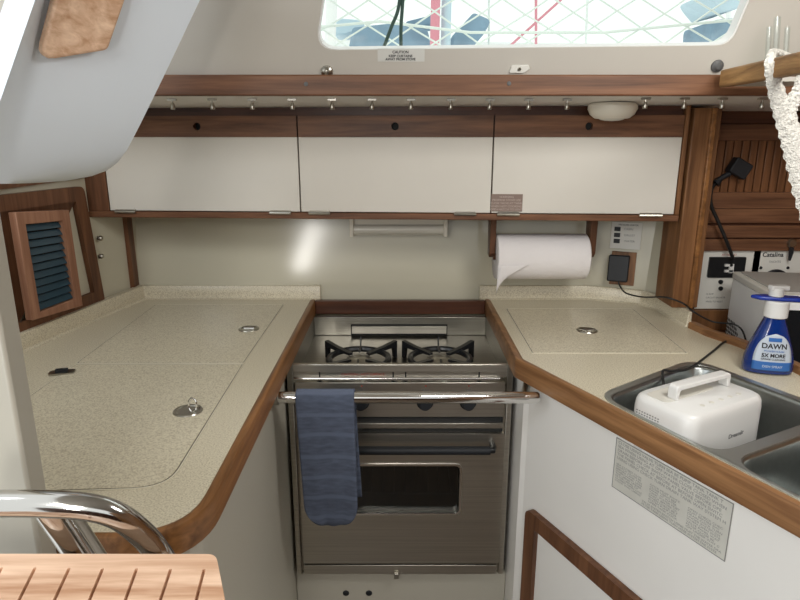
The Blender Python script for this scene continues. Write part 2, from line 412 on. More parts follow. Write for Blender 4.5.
# path runs right to left, so the worktop lies on its left; flip the offsets
bm.free(); bm = B(); sweep(bm, [(-.238, 1.795), (-.764, 1.795), (-.880, 1.215), (-.982, .70)], [(.010, 0), (.002, .004), (0, .036), (-.003, .041), (-.022, .041), (-.022, 0)], CT)
obj('backsplash', bm, M['top'], lc, bevel=.002)

# right worktop
CRN = Vector((.272, 1.275)); dg = Vector((.44, -.898)).normalized(); END = CRN + dg*1.25
sa = Vector((.888, .46)).normalized()            # across the sinks
SO = Vector((.371, 1.083)); FK = Fr((SO.x, SO.y, CT), (dg.x, dg.y, 0), (sa.x, sa.y, 0), (0, 0, 1))
def rr(u0, v0, u1, v1, r, n=6): return roundpoly([(u0, v0), (u1, v0), (u1, v1), (u0, v1)], r, n)
def toxy(fr, pts): return [(fr.pt(*p).x, fr.pt(*p).y) for p in pts]
SW = .332
def skew(d, r):                                   # sink outline with its slanted left side, inset by d
    return roundpoly([(d, d), (.552-d, d), (.552-d, SW-d), (-.05+d, SW-d)], r, 6)
ro = [(.268, 1.275), (.268, 1.778), (.238, 1.778), (.238, 1.805), (.56, 1.805), (.705, 1.745), (.738, 1.665), (.742, 1.53), (.755, 1.44), (.79, 1.36), (.823, 1.217), (.84, .2), (END.x, END.y)]
sinkcut = toxy(FK, skew(.003, .055))
bm = B(); prism(bm, ro, FZ(CT), -.03, 0, [sinkcut])
rc = thing('worktop', (.6, 1.2, CT-.03), 'speckled beige worktop right of the stove holding the double sink', 'worktop')
obj('slab', bm, M['top'], rc, smooth=False)
rp = roundpoly([(END.x, END.y), (CRN.x-.003, CRN.y+.003), (.268, 1.777)], [0, .02, 0], 5)
bm = B(); sweep(bm, rp, prof_trim(.018, .005, -.038), CT); obj('edge_trim', bm, M['wdiag'], rc)
bm = B(); sweep(bm, [(.238, 1.795), (.56, 1.795), (.698, 1.737), (.728, 1.668), (.733, 1.512)], [(-.010, 0), (-.002, .004), (0, .036), (.003, .041), (.010, .041), (.010, 0)], CT); obj('backsplash', bm, M['top'], rc, bevel=.002)
bm = B(); sweep(bm, roundpoly([(.734, 1.509), (.747, 1.44), (.785, 1.36), (.817, 1.217), (.835, .2)], [0, .05, .1, .2, 0]), [(0, -.02), (.022, -.02), (.022, .012), (.019, .016), (.003, .016), (0, .012)], CT); obj('fiddle_rail', bm, M['wdiag'], rc)

# wood lining behind the stove
bm = B(); box(bm, (-.2495, 1.755, CT-.036), (.2495, 1.777, CT+.004)); bt = obj('stove_recess_trim', bm, M['wdx'], None, bevel=.002); tag(bt, 'dark mahogany strip along the wall behind the stove', 'trim')

# ================================================================== icebox lids
def lid(pts, label, group=None, r=.0):
    P = [PH(x, y, CT) for x, y in pts]; c = sum(P, Vector())/len(P); t = thing('icebox_lid', (c.x, c.y, CT), label, 'lid', group)
    P2 = roundpoly([(p.x, p.y) for p in P], r, 6)
    cc = Vector((c.x, c.y)); f = lambda k: [tuple(cc+(Vector(p)-cc).normalized()*((Vector(p)-cc).length+k)) for p in P2]
    bm = B(); prism(bm, f(.0026), FZ(CT), 0.0002, .0006); obj('seal', bm, M['gap'], t)
    bm = B(); prism(bm, f(.0050), FZ(CT), 0.0002, .0013, [f(.0026)]); obj('surround', bm, M['edge'], t, smooth=False)
    bm = B(); prism(bm, P2, FZ(CT), .0006, .0013); obj('panel', bm, M['top'], t)
    return t
l1 = lid([(156, 305), (283, 305), (243, 363), (78, 363)], 'rear speckled icebox lid of the left worktop, with one round latch', None, .004)
l2 = lid([(76, 365), (242, 365), (166, 487), (40, 491), (-40, 491), (-40, 446)], 'large front speckled lid of the left worktop with a raised pull ring', None, [.004, .004, .05, 0, 0, 0])
l3 = lid([(507, 309), (632, 309), (686, 353), (533, 353)], 'speckled lid in the right worktop beside the stove, with one round latch', None, .004)
def latch(px, py, r, ring, parent, rx=1.0):
    p = PH(px, py, CT+.0013); q = B(); lathe(q, [(r, 0), (r*.95, .0022), (r*.80, .0024), (r*.72, .0006), (r*.4, .0004), (0, .0004)], p, n=28); l = obj('latch', q, M['dchrome'], parent)
    if ring:
        q = B(); c = p+Vector((r*.35, 0, .012)); tube(q, [c+Vector((math.cos(t)*.007, .002*math.sin(t), math.sin(t)*.012)) for t in [k*math.pi/8 for k in range(16)]], .0018, 8, True); obj('pull_ring', q, M['chrome'], l)
    else:
        q = B(); tube(q, [p+Vector((-r*.5, 0, .002)), p+Vector((r*.5, 0, .002))], .0025, 8); obj('pull_ring', q, M['chrome'], l)
latch(249, 329, .026, False, l1); latch(188, 411, .026, True, l2); latch(587, 330.5, .026, False, l3)
p = PH(62, 373, CT+.0013); q = B(); prism(q, rr(-.024, -.012, .024, .012, .006), Fr(p, (1, .25, 0), (-.25, 1, 0)), 0, .003); l = obj('latch', q, M['dchrome'], l2)
q = B(); prism(q, rr(-.012, -.005, .012, .005, .003), Fr(p, (1, .25, 0), (-.25, 1, 0)), .003, .009); obj('pull_ring', q, M['bplast'], l)

# ================================================================== lower cabinets
def panel_box(name, pts, z0, z1, m, parent=None): 
    bm = B(); prism(bm, pts, FZ(0), z0, z1); return obj(name, bm, m, parent, smooth=False)
k1 = panel_box('lower_cabinet', roundpoly([(-.272, .69), (-.272, 1.79), (-.78, 1.79), (-.985, .69)], [.07, 0, 0, 0], 8), .001, CT-.037, M['low']); tag(k1, 'cream moulded cabinet below the left worktop', 'cabinet')
cf = Vector((.285, 1.275)) + Vector((0, 0)); e2 = cf + dg*1.25
k2 = thing('lower_cabinet', (.6, 1.0, .001), 'white cabinet below the sink with a mahogany framed locker door', 'cabinet')
bm = B(); sweep(bm, [(.276, 1.79), (.276, 1.278), (.286, 1.268), (e2.x, e2.y)], [(0, 0), (.018, 0), (.018, CT-.0395), (0, CT-.0395)], .001); obj('carcass', bm, M['lam2'], k2, smooth=False)
FD = Fr((.286, 1.268, 0), (dg.x, dg.y, 0), (0, 0, 1)); FD.N = FD.U.cross(FD.V)
if FD.N.dot(Vector((0, -1, 0))) < 0: FD.N = -FD.N
# door: outer and inner corners from the photograph's plane
a = FD.px(531, 506); b = FD.px(541, 531)
fw = .036
bm = B(); prism(bm, rr(a[0], a[1]-.55, a[0]+.46, a[1], .02), FD, .001, .016, [rr(a[0]+fw, a[1]-.55+fw, a[0]+.46-fw, a[1]-fw, .003, 2)])
dr = obj('locker_door', bm, M['lam2'], k2); 
dr.data.materials[0] = M['wdoor']
bm = B(); prism(bm, rect(a[0]+fw-.004, a[1]-.55+fw-.004, a[0]+.46-fw+.004, a[1]-fw+.004), FD, .001, .005); obj('door_panel', bm, M['lam2'], dr)
# paper notice under the sink trim
q = [FD.px(*p) for p in ((617, 437), (735, 504), (725, 559), (612, 488))]
lu0 = (q[0][0]+q[3][0])/2; lu1 = (q[1][0]+q[2][0])/2; lv0 = (q[3][1]+q[2][1])/2; lv1 = min((q[0][1]+q[1][1])/2, CT-.041)
bm = B(); prism(bm, rect(lu0, lv0, lu1, lv1), FD, .0004, .0010); nt_ = obj('instruction_notice', bm, M['clear'], None, smooth=False); tag(nt_, 'large yellowed printed instruction sheet stuck on the white cabinet under the sink', 'notice')
words = 'THE WATER TANK VALVE PUMP SWITCH OPEN CLOSE BEFORE USING SYSTEM DRAIN SEA COCK MUST BE CLOSED WHEN UNDER WAY CHECK HOSE FILTER TURN OFF AT PANEL'.split()
def line(n): 
    s = ''
    while len(s) < n: s += random.choice(words)+' '
    return s[:n]
LW, LH = lu1-lu0, lv1-lv0
rows = int(LH*.42/.0085)
txt = '\n'.join(line(46) for _ in range(rows))
to = text('lettering', txt, FD, lu0+.006, lv1-.012, .0075, M['nink'], nt_, .0011)
def fit(o, u0, u1, v0, v1):                        # squeeze a text mesh into a box on FD
    off = wpos(o); vs_ = o.data.vertices; U = [(v.co+off-FD.O).dot(FD.U) for v in vs_]; V = [(v.co+off-FD.O).dot(FD.V) for v in vs_]
    a0, a1, b0, b1 = min(U), max(U), min(V), max(V)
    for v, a_, b_ in zip(vs_, U, V):
        v.co += FD.U*((a_-a0)/(a1-a0)*(u1-u0)+u0-a_) + FD.V*((b_-b0)/(b1-b0)*(v1-v0)+v0-b_)
fit(to, lu0+.006, lu1-.008, lv1-LH*.40, lv1-.004)
for k in range(3):
    t_ = text('lettering', '\n'.join(line(15) for _ in range(8)), FD, lu0, lv1, .0075, M['nink'], nt_, .0011)
    fit(t_, lu0+.006+k*LW*.33, lu0+.006+k*LW*.33+LW*.27, lv0+LH*.16, lv0+LH*.52)
t_ = text('lettering', '\n'.join(line(44) for _ in range(2)), FD, lu0, lv1, .0075, M['nink'], nt_, .0011); fit(t_, lu0+LW*.3, lu1-.008, lv0+.004, lv0+LH*.13)
bm = B(); prism(bm, rect(lu0, lv0, lu1, lv1), FD, .0010, .0014, [rect(lu0+.0012, lv0+.0012, lu1-.0012, lv1-.0012)]); obj('border', bm, M['gink'], nt_, smooth=False)

# moulding below the stove
bm = B(); box(bm, (-.2715, 1.375, .001), (.2755, 1.41, .298)); um = obj('stove_plinth', bm, M['low'], None, bevel=.004); tag(um, 'white moulded plinth with bolt holes under the stove', 'plinth')
for x, y in ((346, 593), (369, 593)):
    bm = B(); lathe(bm, [(.0085, 0), (.0085, .001), (.005, .003), (0, .003)], PY(x, y, 1.375), (0, -1, 0), 16); obj('bolt', bm, M['bplast'], um)

# ================================================================== STOVE
YS = 1.353
FF = FY(YS)
def sx(x, y): return PY(x, y, YS).x
def sz(y): return PY(400, y, YS).z
X0, X1 = -.264, .264
ZT, ZB = sz(364), sz(574)
st = thing('stove', (0, 1.54, ZB), 'stainless steel two-burner galley stove with oven between the worktops', 'stove')
ZP = ZT-.052                                      # burner pan
YB = 1.735
bm = B()
box(bm, (X0, YS+.012, ZB+.002), (X0+.016, YB, ZP-.01)); box(bm, (X1-.016, YS+.012, ZB+.002), (X1, YB, ZP-.01))
box(bm, (X0+.016, YB-.012, ZB+.002), (X1-.016, YB, ZP-.01)); box(bm, (X0+.016, YS+.012, ZB+.002), (X1-.016, YB-.012, ZB+.02)); obj('case', bm, M['steel2'], st)
bm = B()  # hob pan
box(bm, (X0, YS+.010, ZP-.008), (X1, YB, ZP))
obj('hob_pan', bm, M['hob'], st)
for s in (-1, 1):
    bm = B(); xa, xb = (X0, X0+.014) if s < 0 else (X1-.014, X1)
    box(bm, (xa, YS-.002, ZP-.03), (xb, YB, ZT+.004)); sr_ = obj('side_rail', bm, M['hob'], st, bevel=.002)
    bm = B(); xm = (xa+xb)/2; tube(bm, [(xm, YS, ZT+.005), (xm, YB-.002, ZT+.005)], .0035, 8); obj('rail_bead', bm, M['chrome'], sr_)
bm = B(); box(bm, (X0+.014, YB-.014, ZP), (X1-.014, YB, ZT+.004)); bs = obj('back_panel', bm, M['hob'], st, bevel=.0015)
a = FY(YB-.014).px(352, 325); b = FY(YB-.014).px(446, 339)
bm = B(); prism(bm, rect(a[0]-.003, ZP+.002, b[0]+.003, a[1]+.002), FY(YB-.014), .0002, .004); obj('vent_gap', bm, M['dark'], bs)
bm = B(); prism(bm, rect(a[0], ZP+.009, b[0], a[1]-.001), FY(YB-.014), .0042, .012); obj('vent_hood', bm, M['steel'], bs, bevel=.001)
bm = B(); box(bm, (X0+.014, YS-.002, sz(372)), (X1-.014, YS+.010, ZT)); obj('front_rim', bm, M['steel'], st, bevel=.002)
bm = B(); box(bm, (X0+.014, YS+.006, sz(378)), (X1-.014, YS+.012, sz(372))); sl = obj('rating_strip', bm, M['steel2'], st)
text('lettering', 'CAUTION - HOT SURFACE', FY(YS+.006), sx(341, 375), sz(376.3), .0085, M['red'], sl, .0004)
bm = B(); tube(bm, [(X0+.016, YS+.002, sz(379)), (X1-.03, YS+.002, sz(379))], .0045, 10); obj('drip_bead', bm, M['chrome'], st)
bm = B(); box(bm, (X0+.018, YS, sz(417)), (X1-.018, YS+.012, sz(382.5))); cp = obj('control_panel', bm, M['steel'], st, bevel=.0015)
for x in (361, 425, 468):
    c = PY(x, 402, YS); bm = B()
    lathe(bm, [(.020, 0), (.020, .003), (.016, .005), (.0145, .018), (.012, .020), (0, .020)], c, (0, -1, 0), 28)
    kn = obj('knob', bm, M['bplast'], st)
    bm = B(); lathe(bm, [(.0022, 0), (0, .0006)], PY(x, 386, YS)+Vector((.002, 0, 0)), (0, -1, 0), 10); obj('indicator_mark', bm, M['red'], cp)
    text('lettering', 'OFF' if x != 425 else 'OVEN', FF, c.x, PY(x, 391, YS).z, .006, M['gink'], cp, .0003, 'CENTER')
bm = B(); box(bm, (X0+.018, YS+.008, sz(433)), (X1-.018, YS+.02, sz(417))); obj('vent_slot', bm, M['dark'], st)
bm = B(); box(bm, (X0+.018, YS, sz(428.5)), (X1-.018, YS+.010, sz(423.5))); obj('vent_bar', bm, M['steel'], st, bevel=.001)
# oven door
dx0, dx1 = sx(301, 500), sx(501.5, 500)
dz0, dz1 = sz(562.5), sz(433)
wa = FF.px(343, 512); wb = FF.px(460, 464.5)
win = rr(wa[0], wa[1], wb[0], wb[1], .014)
bm = B(); prism(bm, rr(dx0, dz0, dx1, dz1, .006), FF, -.018, .004, [win]); od = obj('oven_door', bm, M['steel2'], st, bevel=.0012)
bm = B(); prism(bm, rr(wa[0]-.005, wa[1]-.005, wb[0]+.005, wb[1]+.005, .017), FF, .0042, .007, [rr(wa[0]+.0005, wa[1]+.0005, wb[0]-.0005, wb[1]-.0005, .013)]); obj('window_bezel', bm, M['chrome'], od)
M['ovglass'] = glass('oven_pane', (.22, .26, .27), .10)
bm = B(); prism(bm, win, FF, -.010, -.008); obj('window_pane', bm, M['ovglass'], od)
bm = B(); box(bm, (X0+.03, YB-.05, ZB+.03), (X1-.03, YB-.04, sz(440))); obj('oven_lining', bm, M['black'], st)
bm = B(); zz = PY(400, 493.5, YS+.03).z
for k in range(12): tube(bm, [(-.16+k*.029, YS+.03, zz), (-.16+k*.029, YB-.08, zz)], .0016, 6)
tube(bm, [(-.22, YS+.03, zz), (.22, YS+.03, zz)], .0022, 6); obj('oven_rack', bm, M['rackm'], st)
ha = PY(343, 450.5, YS-.034); hb = ha; he = PY(491, 451, YS)
bm = B(); tube(bm, [(-he.x+.006, YS-.034, ha.z), (he.x-.008, YS-.034, ha.z)], .0105, 16); hd = obj('door_handle', bm, M['bplast'], od)
for s in (-1, 1):
    bm = B(); x_ = s*(he.x-.004); tube(bm, [(x_-s*.008, YS-.034, ha.z), (x_+s*.003, YS-.034, ha.z), (x_+s*.006, YS-.02, ha.z), (x_+s*.006, YS-.0045, ha.z)], .0075, 12); obj('handle_bracket', bm, M['black'], hd)
bm = B(); box(bm, (X0+.018, YS-.001, ZB), (X1-.018, YS+.018, sz(565))); obj('bottom_strip', bm, M['steel'], st, bevel=.001)
for s in (-1, 1):
    bm = B(); xa, xb = (X0, X0+.013) if s < 0 else (X1-.013, X1); box(bm, (xa, YS-.002, ZB), (xb, YS+.018, ZP-.03)); obj('front_post', bm, M['steel2'], st, bevel=.002)
bm = B(); c = PY(396, 574, YS); box(bm, (c.x-.005, YS-.010, c.z-.008), (c.x+.007, YS-.001, c.z+.008)); obj('latch', bm, M['dchrome'], st, bevel=.002)
# burners
for px in (359, 440):
    c = PY(px, 357, 1.455); c = Vector((c.x, 1.452, ZP))
    bm = B(); lathe(bm, [(.052, 0), (.050, .006), (.040, .009), (.038, .018), (.036, .022), (.020, .024), (0, .0245)], c, n=32); bu = obj('burner', bm, M['chrome'], st)
    bm = B(); lathe(bm, [(.033, .0225), (.033, .027), (.028, .029), (0, .0295)], c, n=28); obj('burner_cap', bm, M['steel'], bu)
    bm = B(); zt_ = ZT-.016
    tube(bm, [c+Vector((math.cos(t)*.074, math.sin(t)*.074, zt_-ZP-.008)) for t in [k*math.pi/16 for k in range(32)]], .008, 8, True)
    for q in range(4):
        an = math.pi/4+q*math.pi/2; d = Vector((math.cos(an), math.sin(an), 0)); n_ = Vector((-d.y, d.x, 0))
        fr = Fr(c+Vector((0, 0, 0)), d, (0, 0, 1), n_)
        prism(bm, [(.030, zt_-ZP-.006), (.118, zt_-ZP-.006), (.122, 0.0005), (.128, 0.0005), (.128, zt_-ZP+.010), (.085, zt_-ZP+.004), (.030, zt_-ZP+.0)], fr, -.006, .006)
    for q in (1, 3): 
        an = q*math.pi/2; d = Vector((math.cos(an), math.sin(an), 0))
        tube(bm, [c+d*.03+Vector((0, 0, zt_-ZP)), c+d*.074+Vector((0, 0, zt_-ZP-.002))], .003, 8)
    tube(bm, [c+Vector((0, .074, zt_-ZP-.004)), c+Vector((0, .086, zt_-ZP+.022))], .002, 6)
    obj('pan_grate', bm, M['black'], st)

# safety bar across the stove
YBAR = 1.20; zbar = PY(400, 397.5, YBAR).z; RB = .0125
xl = -.2715; xr = PY(539, 398, YBAR).x
bar = thing('safety_bar', ((xl+xr)/2, YBAR, zbar-RB), 'polished stainless safety bar running across the front of the stove', 'rail')
bm = B(); tube(bm, [(xl+.002, YBAR, zbar), (xr-.004, YBAR, zbar), (xr, YBAR, zbar)], [RB, RB, RB*.8], 20); obj('bar', bm, M['chrome'], bar)
bm = B(); tube(bm, [(xl, YBAR, zbar), (xl+.006, YBAR, zbar), (xl+.0065, YBAR, zbar), (xl+.018, YBAR, zbar)], [.021, .021, .016, .016], 20); obj('end_flange', bm, M['dchrome'], bar)
bm = B(); tube(bm, [(xr-.028, YBAR, zbar), (xr-.026, YBAR+.02, zbar), (xr-.008, YBAR+.085, zbar)], .008, 12); obj('end_bracket', bm, M['dchrome'], bar)

# towel
ya = YBAR; tw0 = PY(295, 400, YBAR-.02).x; tw1 = PY(354, 400, YBAR-.02).x
zf = PY(325, 527, YBAR-.02).z; zk = PY(350, 497, YBAR+.02).z
RT = RB+.004
bm = B(); S = []; NB = 22; NF = 34
for k in range(NB): S.append((ya+RT+.002, zk+(zbar-zk)*k/NB, 'b'))
for k in range(9): an = math.pi*k/8; S.append((ya+RT*math.cos(an), zbar+RT*math.sin(an), 'm'))
for k in range(1, NF+1): S.append((ya-RT-.001, zbar+(zf-zbar)*k/NF, 'f'))
NT = 26; rows_ = []
for j, (y_, z_, side) in enumerate(S):
    row = []
    drop = (zbar-z_)/(zbar-zf)
    for i in range(NT+1):
        t = i/NT*2-1; half = (tw1-tw0)/2; cx = (tw0+tw1)/2
        sw = 1.0
        if side == 'f':
            sw = 1-.06*max(0, drop); e = max(0, (drop-.82)/.18); sw *= math.sqrt(max(.0, 1-(e**2.2)*.50))
        off = (.006*max(0, drop) if side == 'f' else .010*max(0, drop))
        fold = .004*math.sin(t*3.0+drop*1.5)*max(0, drop) + .0015*math.sin(t*9+drop*4)*max(0, drop)
        x_ = cx+off*1.2+half*t*sw
        zz_ = z_
        if side == 'f' and drop > .8: zz_ += 0.012*(abs(t)**2)*(drop-.8)/.2
        row.append(bm.verts.new((x_, y_+(fold if side == 'f' else abs(fold)), zz_)))
    rows_.append(row)
for A, C_ in zip(rows_, rows_[1:]):
    for i in range(NT): bm.faces.new((A[i], A[i+1], C_[i+1], C_[i]))
tw = obj('hand_towel', bm, M['towel'], None); tag(tw, 'dusty blue towel hanging over the stove safety bar', 'towel')
so = tw.modifiers.new('thick', 'SOLIDIFY'); so.thickness = .004; so.offset = 0
# woven bands in the towel
nt = M['towel'].node_tree; p_ = nt.nodes['Principled BSDF']; tc = nt.nodes.new('ShaderNodeTexCoord'); wv = nt.nodes.new('ShaderNodeTexWave')
wv.bands_direction = 'Z'; wv.inputs['Scale'].default_value = 6.5; wv.inputs['Distortion'].default_value = 1.5; wv.inputs['Detail'].default_value = 1
nt.links.new(tc.outputs['Object'], wv.inputs['Vector'])
rp_ = nt.nodes.new('ShaderNodeValToRGB'); rp_.color_ramp.elements[0].position = .86; rp_.color_ramp.elements[0].color = (0, 0, 0, 1); rp_.color_ramp.elements[1].position = .97; rp_.color_ramp.elements[1].color = (1, 1, 1, 1)
nt.links.new(wv.outputs[0], rp_.inputs[0])
src = p_.inputs['Base Color'].links[0].from_socket; mx = nt.nodes.new('ShaderNodeMix'); mx.data_type = 'RGBA'
nt.links.new(rp_.outputs[0], mx.inputs[0]); nt.links.new(src, mx.inputs[6]); mx.inputs[7].default_value = (.14, .17, .25, 1); nt.links.new(mx.outputs[2], p_.inputs['Base Color'])

# ================================================================== SINK
sk = thing('double_sink', (FK.pt(.27, .13).x, FK.pt(.27, .13).y, CT-.17), 'stainless double bowl sink let into the right worktop', 'sink')
b1 = roundpoly([(.014, .006), (.252, .006), (.252, SW-.014), (-.034, SW-.014)], .045, 6); b2 = rr(.274, .006, .538, SW-.014, .045)
bm = B(); prism(bm, skew(-.001, .056), FK, -.001, .0028, [b1, b2]); obj('rim', bm, M['rim'], sk, bevel=.001)
for bb in (b1, b2):
    cx = sum(p[0] for p in bb)/len(bb); cy = sum(p[1] for p in bb)/len(bb)
    bm = B(); rings = []
    for k, z_ in ((1, .0015), (.975, -.006), (.95, -.05), (.93, -.135), (.90, -.152), (.80, -.160), (.1, -.163)):
        rings.append([bm.verts.new(FK.pt((p[0]-cx)*k+cx, (p[1]-cy)*k+cy, z_)) for p in bb])
    for A, C_ in zip(rings, rings[1:]):
        for i in range(len(bb)): bm.faces.new((A[i], A[(i+1) % len(bb)], C_[(i+1) % len(bb)], C_[i]))
    bm.faces.new(rings[-1]); bo = obj('bowl', bm, M['sink'], sk); s_ = bo.modifiers.new('thick', 'SOLIDIFY'); s_.thickness = .0015; s_.offset = -1
    bm = B(); lathe(bm, [(.03, 0), (.03, .002), (.02, .001), (0, .001)], FK.pt(cx, cy, -.1625), n=24); obj('drain', bm, M['dchrome'], sk)

# appliance in the sink
zt_ = H-.442; zb_ = CT-.1610
n0 = PH(693, 420, zt_); w0 = PH(636, 393, zt_); e0 = PH(770, 394, zt_)
du = (e0-n0); du.z = 0; dl = (w0-n0); dl.z = 0
fr_ang = math.atan2(du.y, du.x)
FA = Fr((n0.x, n0.y, zb_), (math.cos(fr_ang), math.sin(fr_ang), 0), (-math.sin(fr_ang), math.cos(fr_ang), 0), (0, 0, 1))
aw = du.length*.99; ad = max(.10, dl.dot(FA.V)*1.06)
print('APPL', aw, ad, fr_ang)
hgt = zt_-zb_
ap = thing('compact_dehumidifier', FA.pt(aw/2, ad/2, 0), 'white rounded portable appliance with carrying handle standing in the sink', 'appliance')
bm = B(); base = rr(0, 0, aw, ad, .028, 6); rings = []
cx, cy = aw/2, ad/2
for k, z_ in ((.93, 0), (.97, .006), (1, .02), (1, hgt-.022), (.985, hgt-.010), (.95, hgt-.003), (.90, hgt)):
    rings.append([bm.verts.new(FA.pt((p[0]-cx)*k+cx, (p[1]-cy)*k+cy, z_)) for p in base])
for A, C_ in zip(rings, rings[1:]):
    for i in range(len(base)): bm.faces.new((A[i], A[(i+1) % len(base)], C_[(i+1) % len(base)], C_[i]))
bm.faces.new(rings[0][::-1]); bm.faces.new(rings[-1]); body = obj('body', bm, M['white'], ap)
for f in body.data.polygons: f.use_smooth = True
FAf = Fr(FA.O, FA.U, (0, 0, 1), -FA.V); FAl = Fr(FA.pt(0, ad, 0), -FA.V, (0, 0, 1), -FA.U)
text('lettering', 'Dreamiir', FAf, aw*.50, hgt-.060, .0115, M['gink'], body, .0004, bold=.0002)
bm = B()
for i in range(9):
    for j in range(7):
        obox(bm, FAl, ad*.14+i*.0055, ad*.14+i*.0055+.0028, hgt-.026-j*.0048, hgt-.026-j*.0048+.0019, .0001, .0008)
obj('vent_grille', bm, M['gink'], body, smooth=False)
bm = B(); prism(bm, rr(aw*.08, ad*.50, aw*.72, ad*.86, .012), FA, hgt-.0005, hgt+.0006); obj('handle_recess', bm, M['offw'], body)
h0 = FA.pt(.022, ad*.40, hgt); h1 = FA.pt(aw*.86, ad*.62, hgt)
h0 = PH(673, 400, zt_); h1 = PH(727, 385, zt_); hd_ = (h1-h0).normalized(); FH = Fr(h0, hd_, (0, 0, 1)); hl = (h1-h0).length
arch = [(0, 0), (0, .026), (hl, .026), (hl, 0), (hl-.008, 0), (hl-.010, .017), (.010, .017), (.008, 0)]
bm = B(); prism(bm, roundpoly(arch, [0, .008, .008, 0, 0, .004, .004, 0], 4), FH, -.013, .006); obj('carry_handle', bm, M['white'], ap, bevel=.002)
bm = B()
for k in range(5):
    c = FA.pt(aw*(.30+.12*k), ad*.22, hgt+.0002); lathe(bm, [(.0045, 0), (.004, .0008), (0, .0008)], c, n=14)
obj('button_row', bm, M['offw'], body)
# its cord
A_ = PH(640, 418, CT-.06)
cp_ = [FA.pt(.02, ad+.006, .05), FK.pt(.03, .12, -.05), FK.pt(.012, .17, -.02), FK.pt(-.02, .20, .006), PH(672, 371, CT+.006), PH(690, 368, CT+.006), PH(712, 352, CT+.004), PH(727, 341, CT+.004), PH(745, 343, CT+.004)]
bm = B(); tube(bm, arc(cp_, 8), .0026, 8); obj('power_cord', bm, M['rubber'], ap)

# ================================================================== dish soap spray bottle
bp = PH(766, 371, CT); bt = thing('spray_bottle', bp, 'blue dish soap spray bottle with white collar beside the sink', 'bottle')
bm = B(); rings = []; prof = [(.030, .022, .0), (.046, .027, .003), (.0475, .029, .012), (.046, .028, .03), (.040, .026, .055), (.031, .023, .08), (.024, .020, .10), (.0195, .0185, .112), (.018, .018, .120)]
th = math.radians(-14)
ex = Vector((math.cos(th), math.sin(th), 0)); ey = Vector((-math.sin(th), math.cos(th), 0))
for a_, b_, z_ in prof:
    ring = []
    for k in range(32):
        t = 2*math.pi*k/32; c_, s_ = math.cos(t), math.sin(t); ee = 2/2.6
        ring.append(bm.verts.new(bp+ex*a_*math.copysign(abs(c_)**ee, c_)+ey*b_*math.copysign(abs(s_)**ee, s_)+Vector((0, 0, z_+.0005))))
    rings.append(ring)
for A, C_ in zip(rings, rings[1:]):
    for i in range(32): bm.faces.new((A[i], A[(i+1) % 32], C_[(i+1) % 32], C_[i]))
bm.faces.new(rings[0][::-1]); bm.faces.new(rings[-1]); bd = obj('bottle_body', bm, M['bblue'], bt)
FB = Fr(bp, ex, (0, 0, 1), -ey)
def half_b(z_, u_):
    for (a0, b0, z0), (a1, b1, z1) in zip(prof, prof[1:]):
        if z0 <= z_ <= z1:
            t = (z_-z0)/(z1-z0); a_ = a0+(a1-a0)*t; b_ = b0+(b1-b0)*t; q_ = min(1, abs(u_)/a_); return b_*(1-q_**2.6)**(1/2.6)
    return 0
def wrap(pts_fn, name, m, off, parent):
    bm = B(); NZ = 16; NU = 14; rows = []
    for j in range(NZ+1):
        z_ = pts_fn[0]+(pts_fn[1]-pts_fn[0])*j/NZ; hw = pts_fn[2](z_)
        rows.append([bm.verts.new(FB.pt(hw*(2*i/NU-1), z_, half_b(z_, hw*(2*i/NU-1))+off)) for i in range(NU+1)])
    for A, C_ in zip(rows, rows[1:]):
        for i in range(NU): bm.faces.new((A[i], A[i+1], C_[i+1], C_[i]))
    o = obj(name, bm, m, parent); s_ = o.modifiers.new('thick', 'SOLIDIFY'); s_.thickness = .0004; return o
lb = wrap((.012, .088, lambda z_: .036*math.sqrt(max(0.0004, 1-max(0, (z_-.02)/.068)**2.4))), 'label', M['lwhite'], .0008, bd)
wrap((.012, .030, lambda z_: .0362), 'label_band', M['lblue'], .0014, lb)
wrap((.072, .080, lambda z_: .012), 'label_arch', M['lblue'], .0014, lb)
def btext(s, z_, size, m, bold=0):
    o = text('lettering', s, FB, 0, z_, size, m, lb, 0, 'CENTER', bold)
    off = wpos(o)
    for v in o.data.vertices:
        P = v.co+off-FB.O; u_ = P.dot(FB.U); zz_ = P.dot(FB.V); v.co += FB.N*(half_b(zz_, u_)+.0018)
btext('DAWN', .058, .0145, M['ink'], .0004); btext('POWERWASH', .0505, .0058, M['lblue']); btext('5X MORE', .040, .0105, M['ink'], .0003); btext('GREASE CLEANING', .034, .0052, M['ink']); btext('DISH SPRAY', .018, .007, M['lwhite'])
bm = B(); lathe(bm, [(.0195, .118), (.0225, .120), (.0225, .150), (.020, .153), (0, .153)], bp, n=32); obj('collar', bm, M['white'], bt)
bm = B(); pts_ = roundpoly([(-.045, -.008), (.048, -.008), (.05, 0.010), (0, .016), (-.036, .012)], .008, 4)
prism(bm, [(-.050, .004), (-.034, -.012), (.045, -.014), (.052, -.004), (.040, .014), (-.02, .016)], Fr(bp, ex, ey, (0, 0, 1)), .1535, .1615); obj('trigger', bm, M['blue'], bt, bevel=.003)
bm = B(); lathe(bm, [(.014, .1617), (.014, .178), (.012, .180), (0, .180)], bp+ex*-.004, n=24); box(bm, (bp.x-.019, bp.y-.008, bp.z+.1745), (bp.x+.017, bp.y+.008, bp.z+.184)); obj('nozzle', bm, M['white'], bt, bevel=.002)

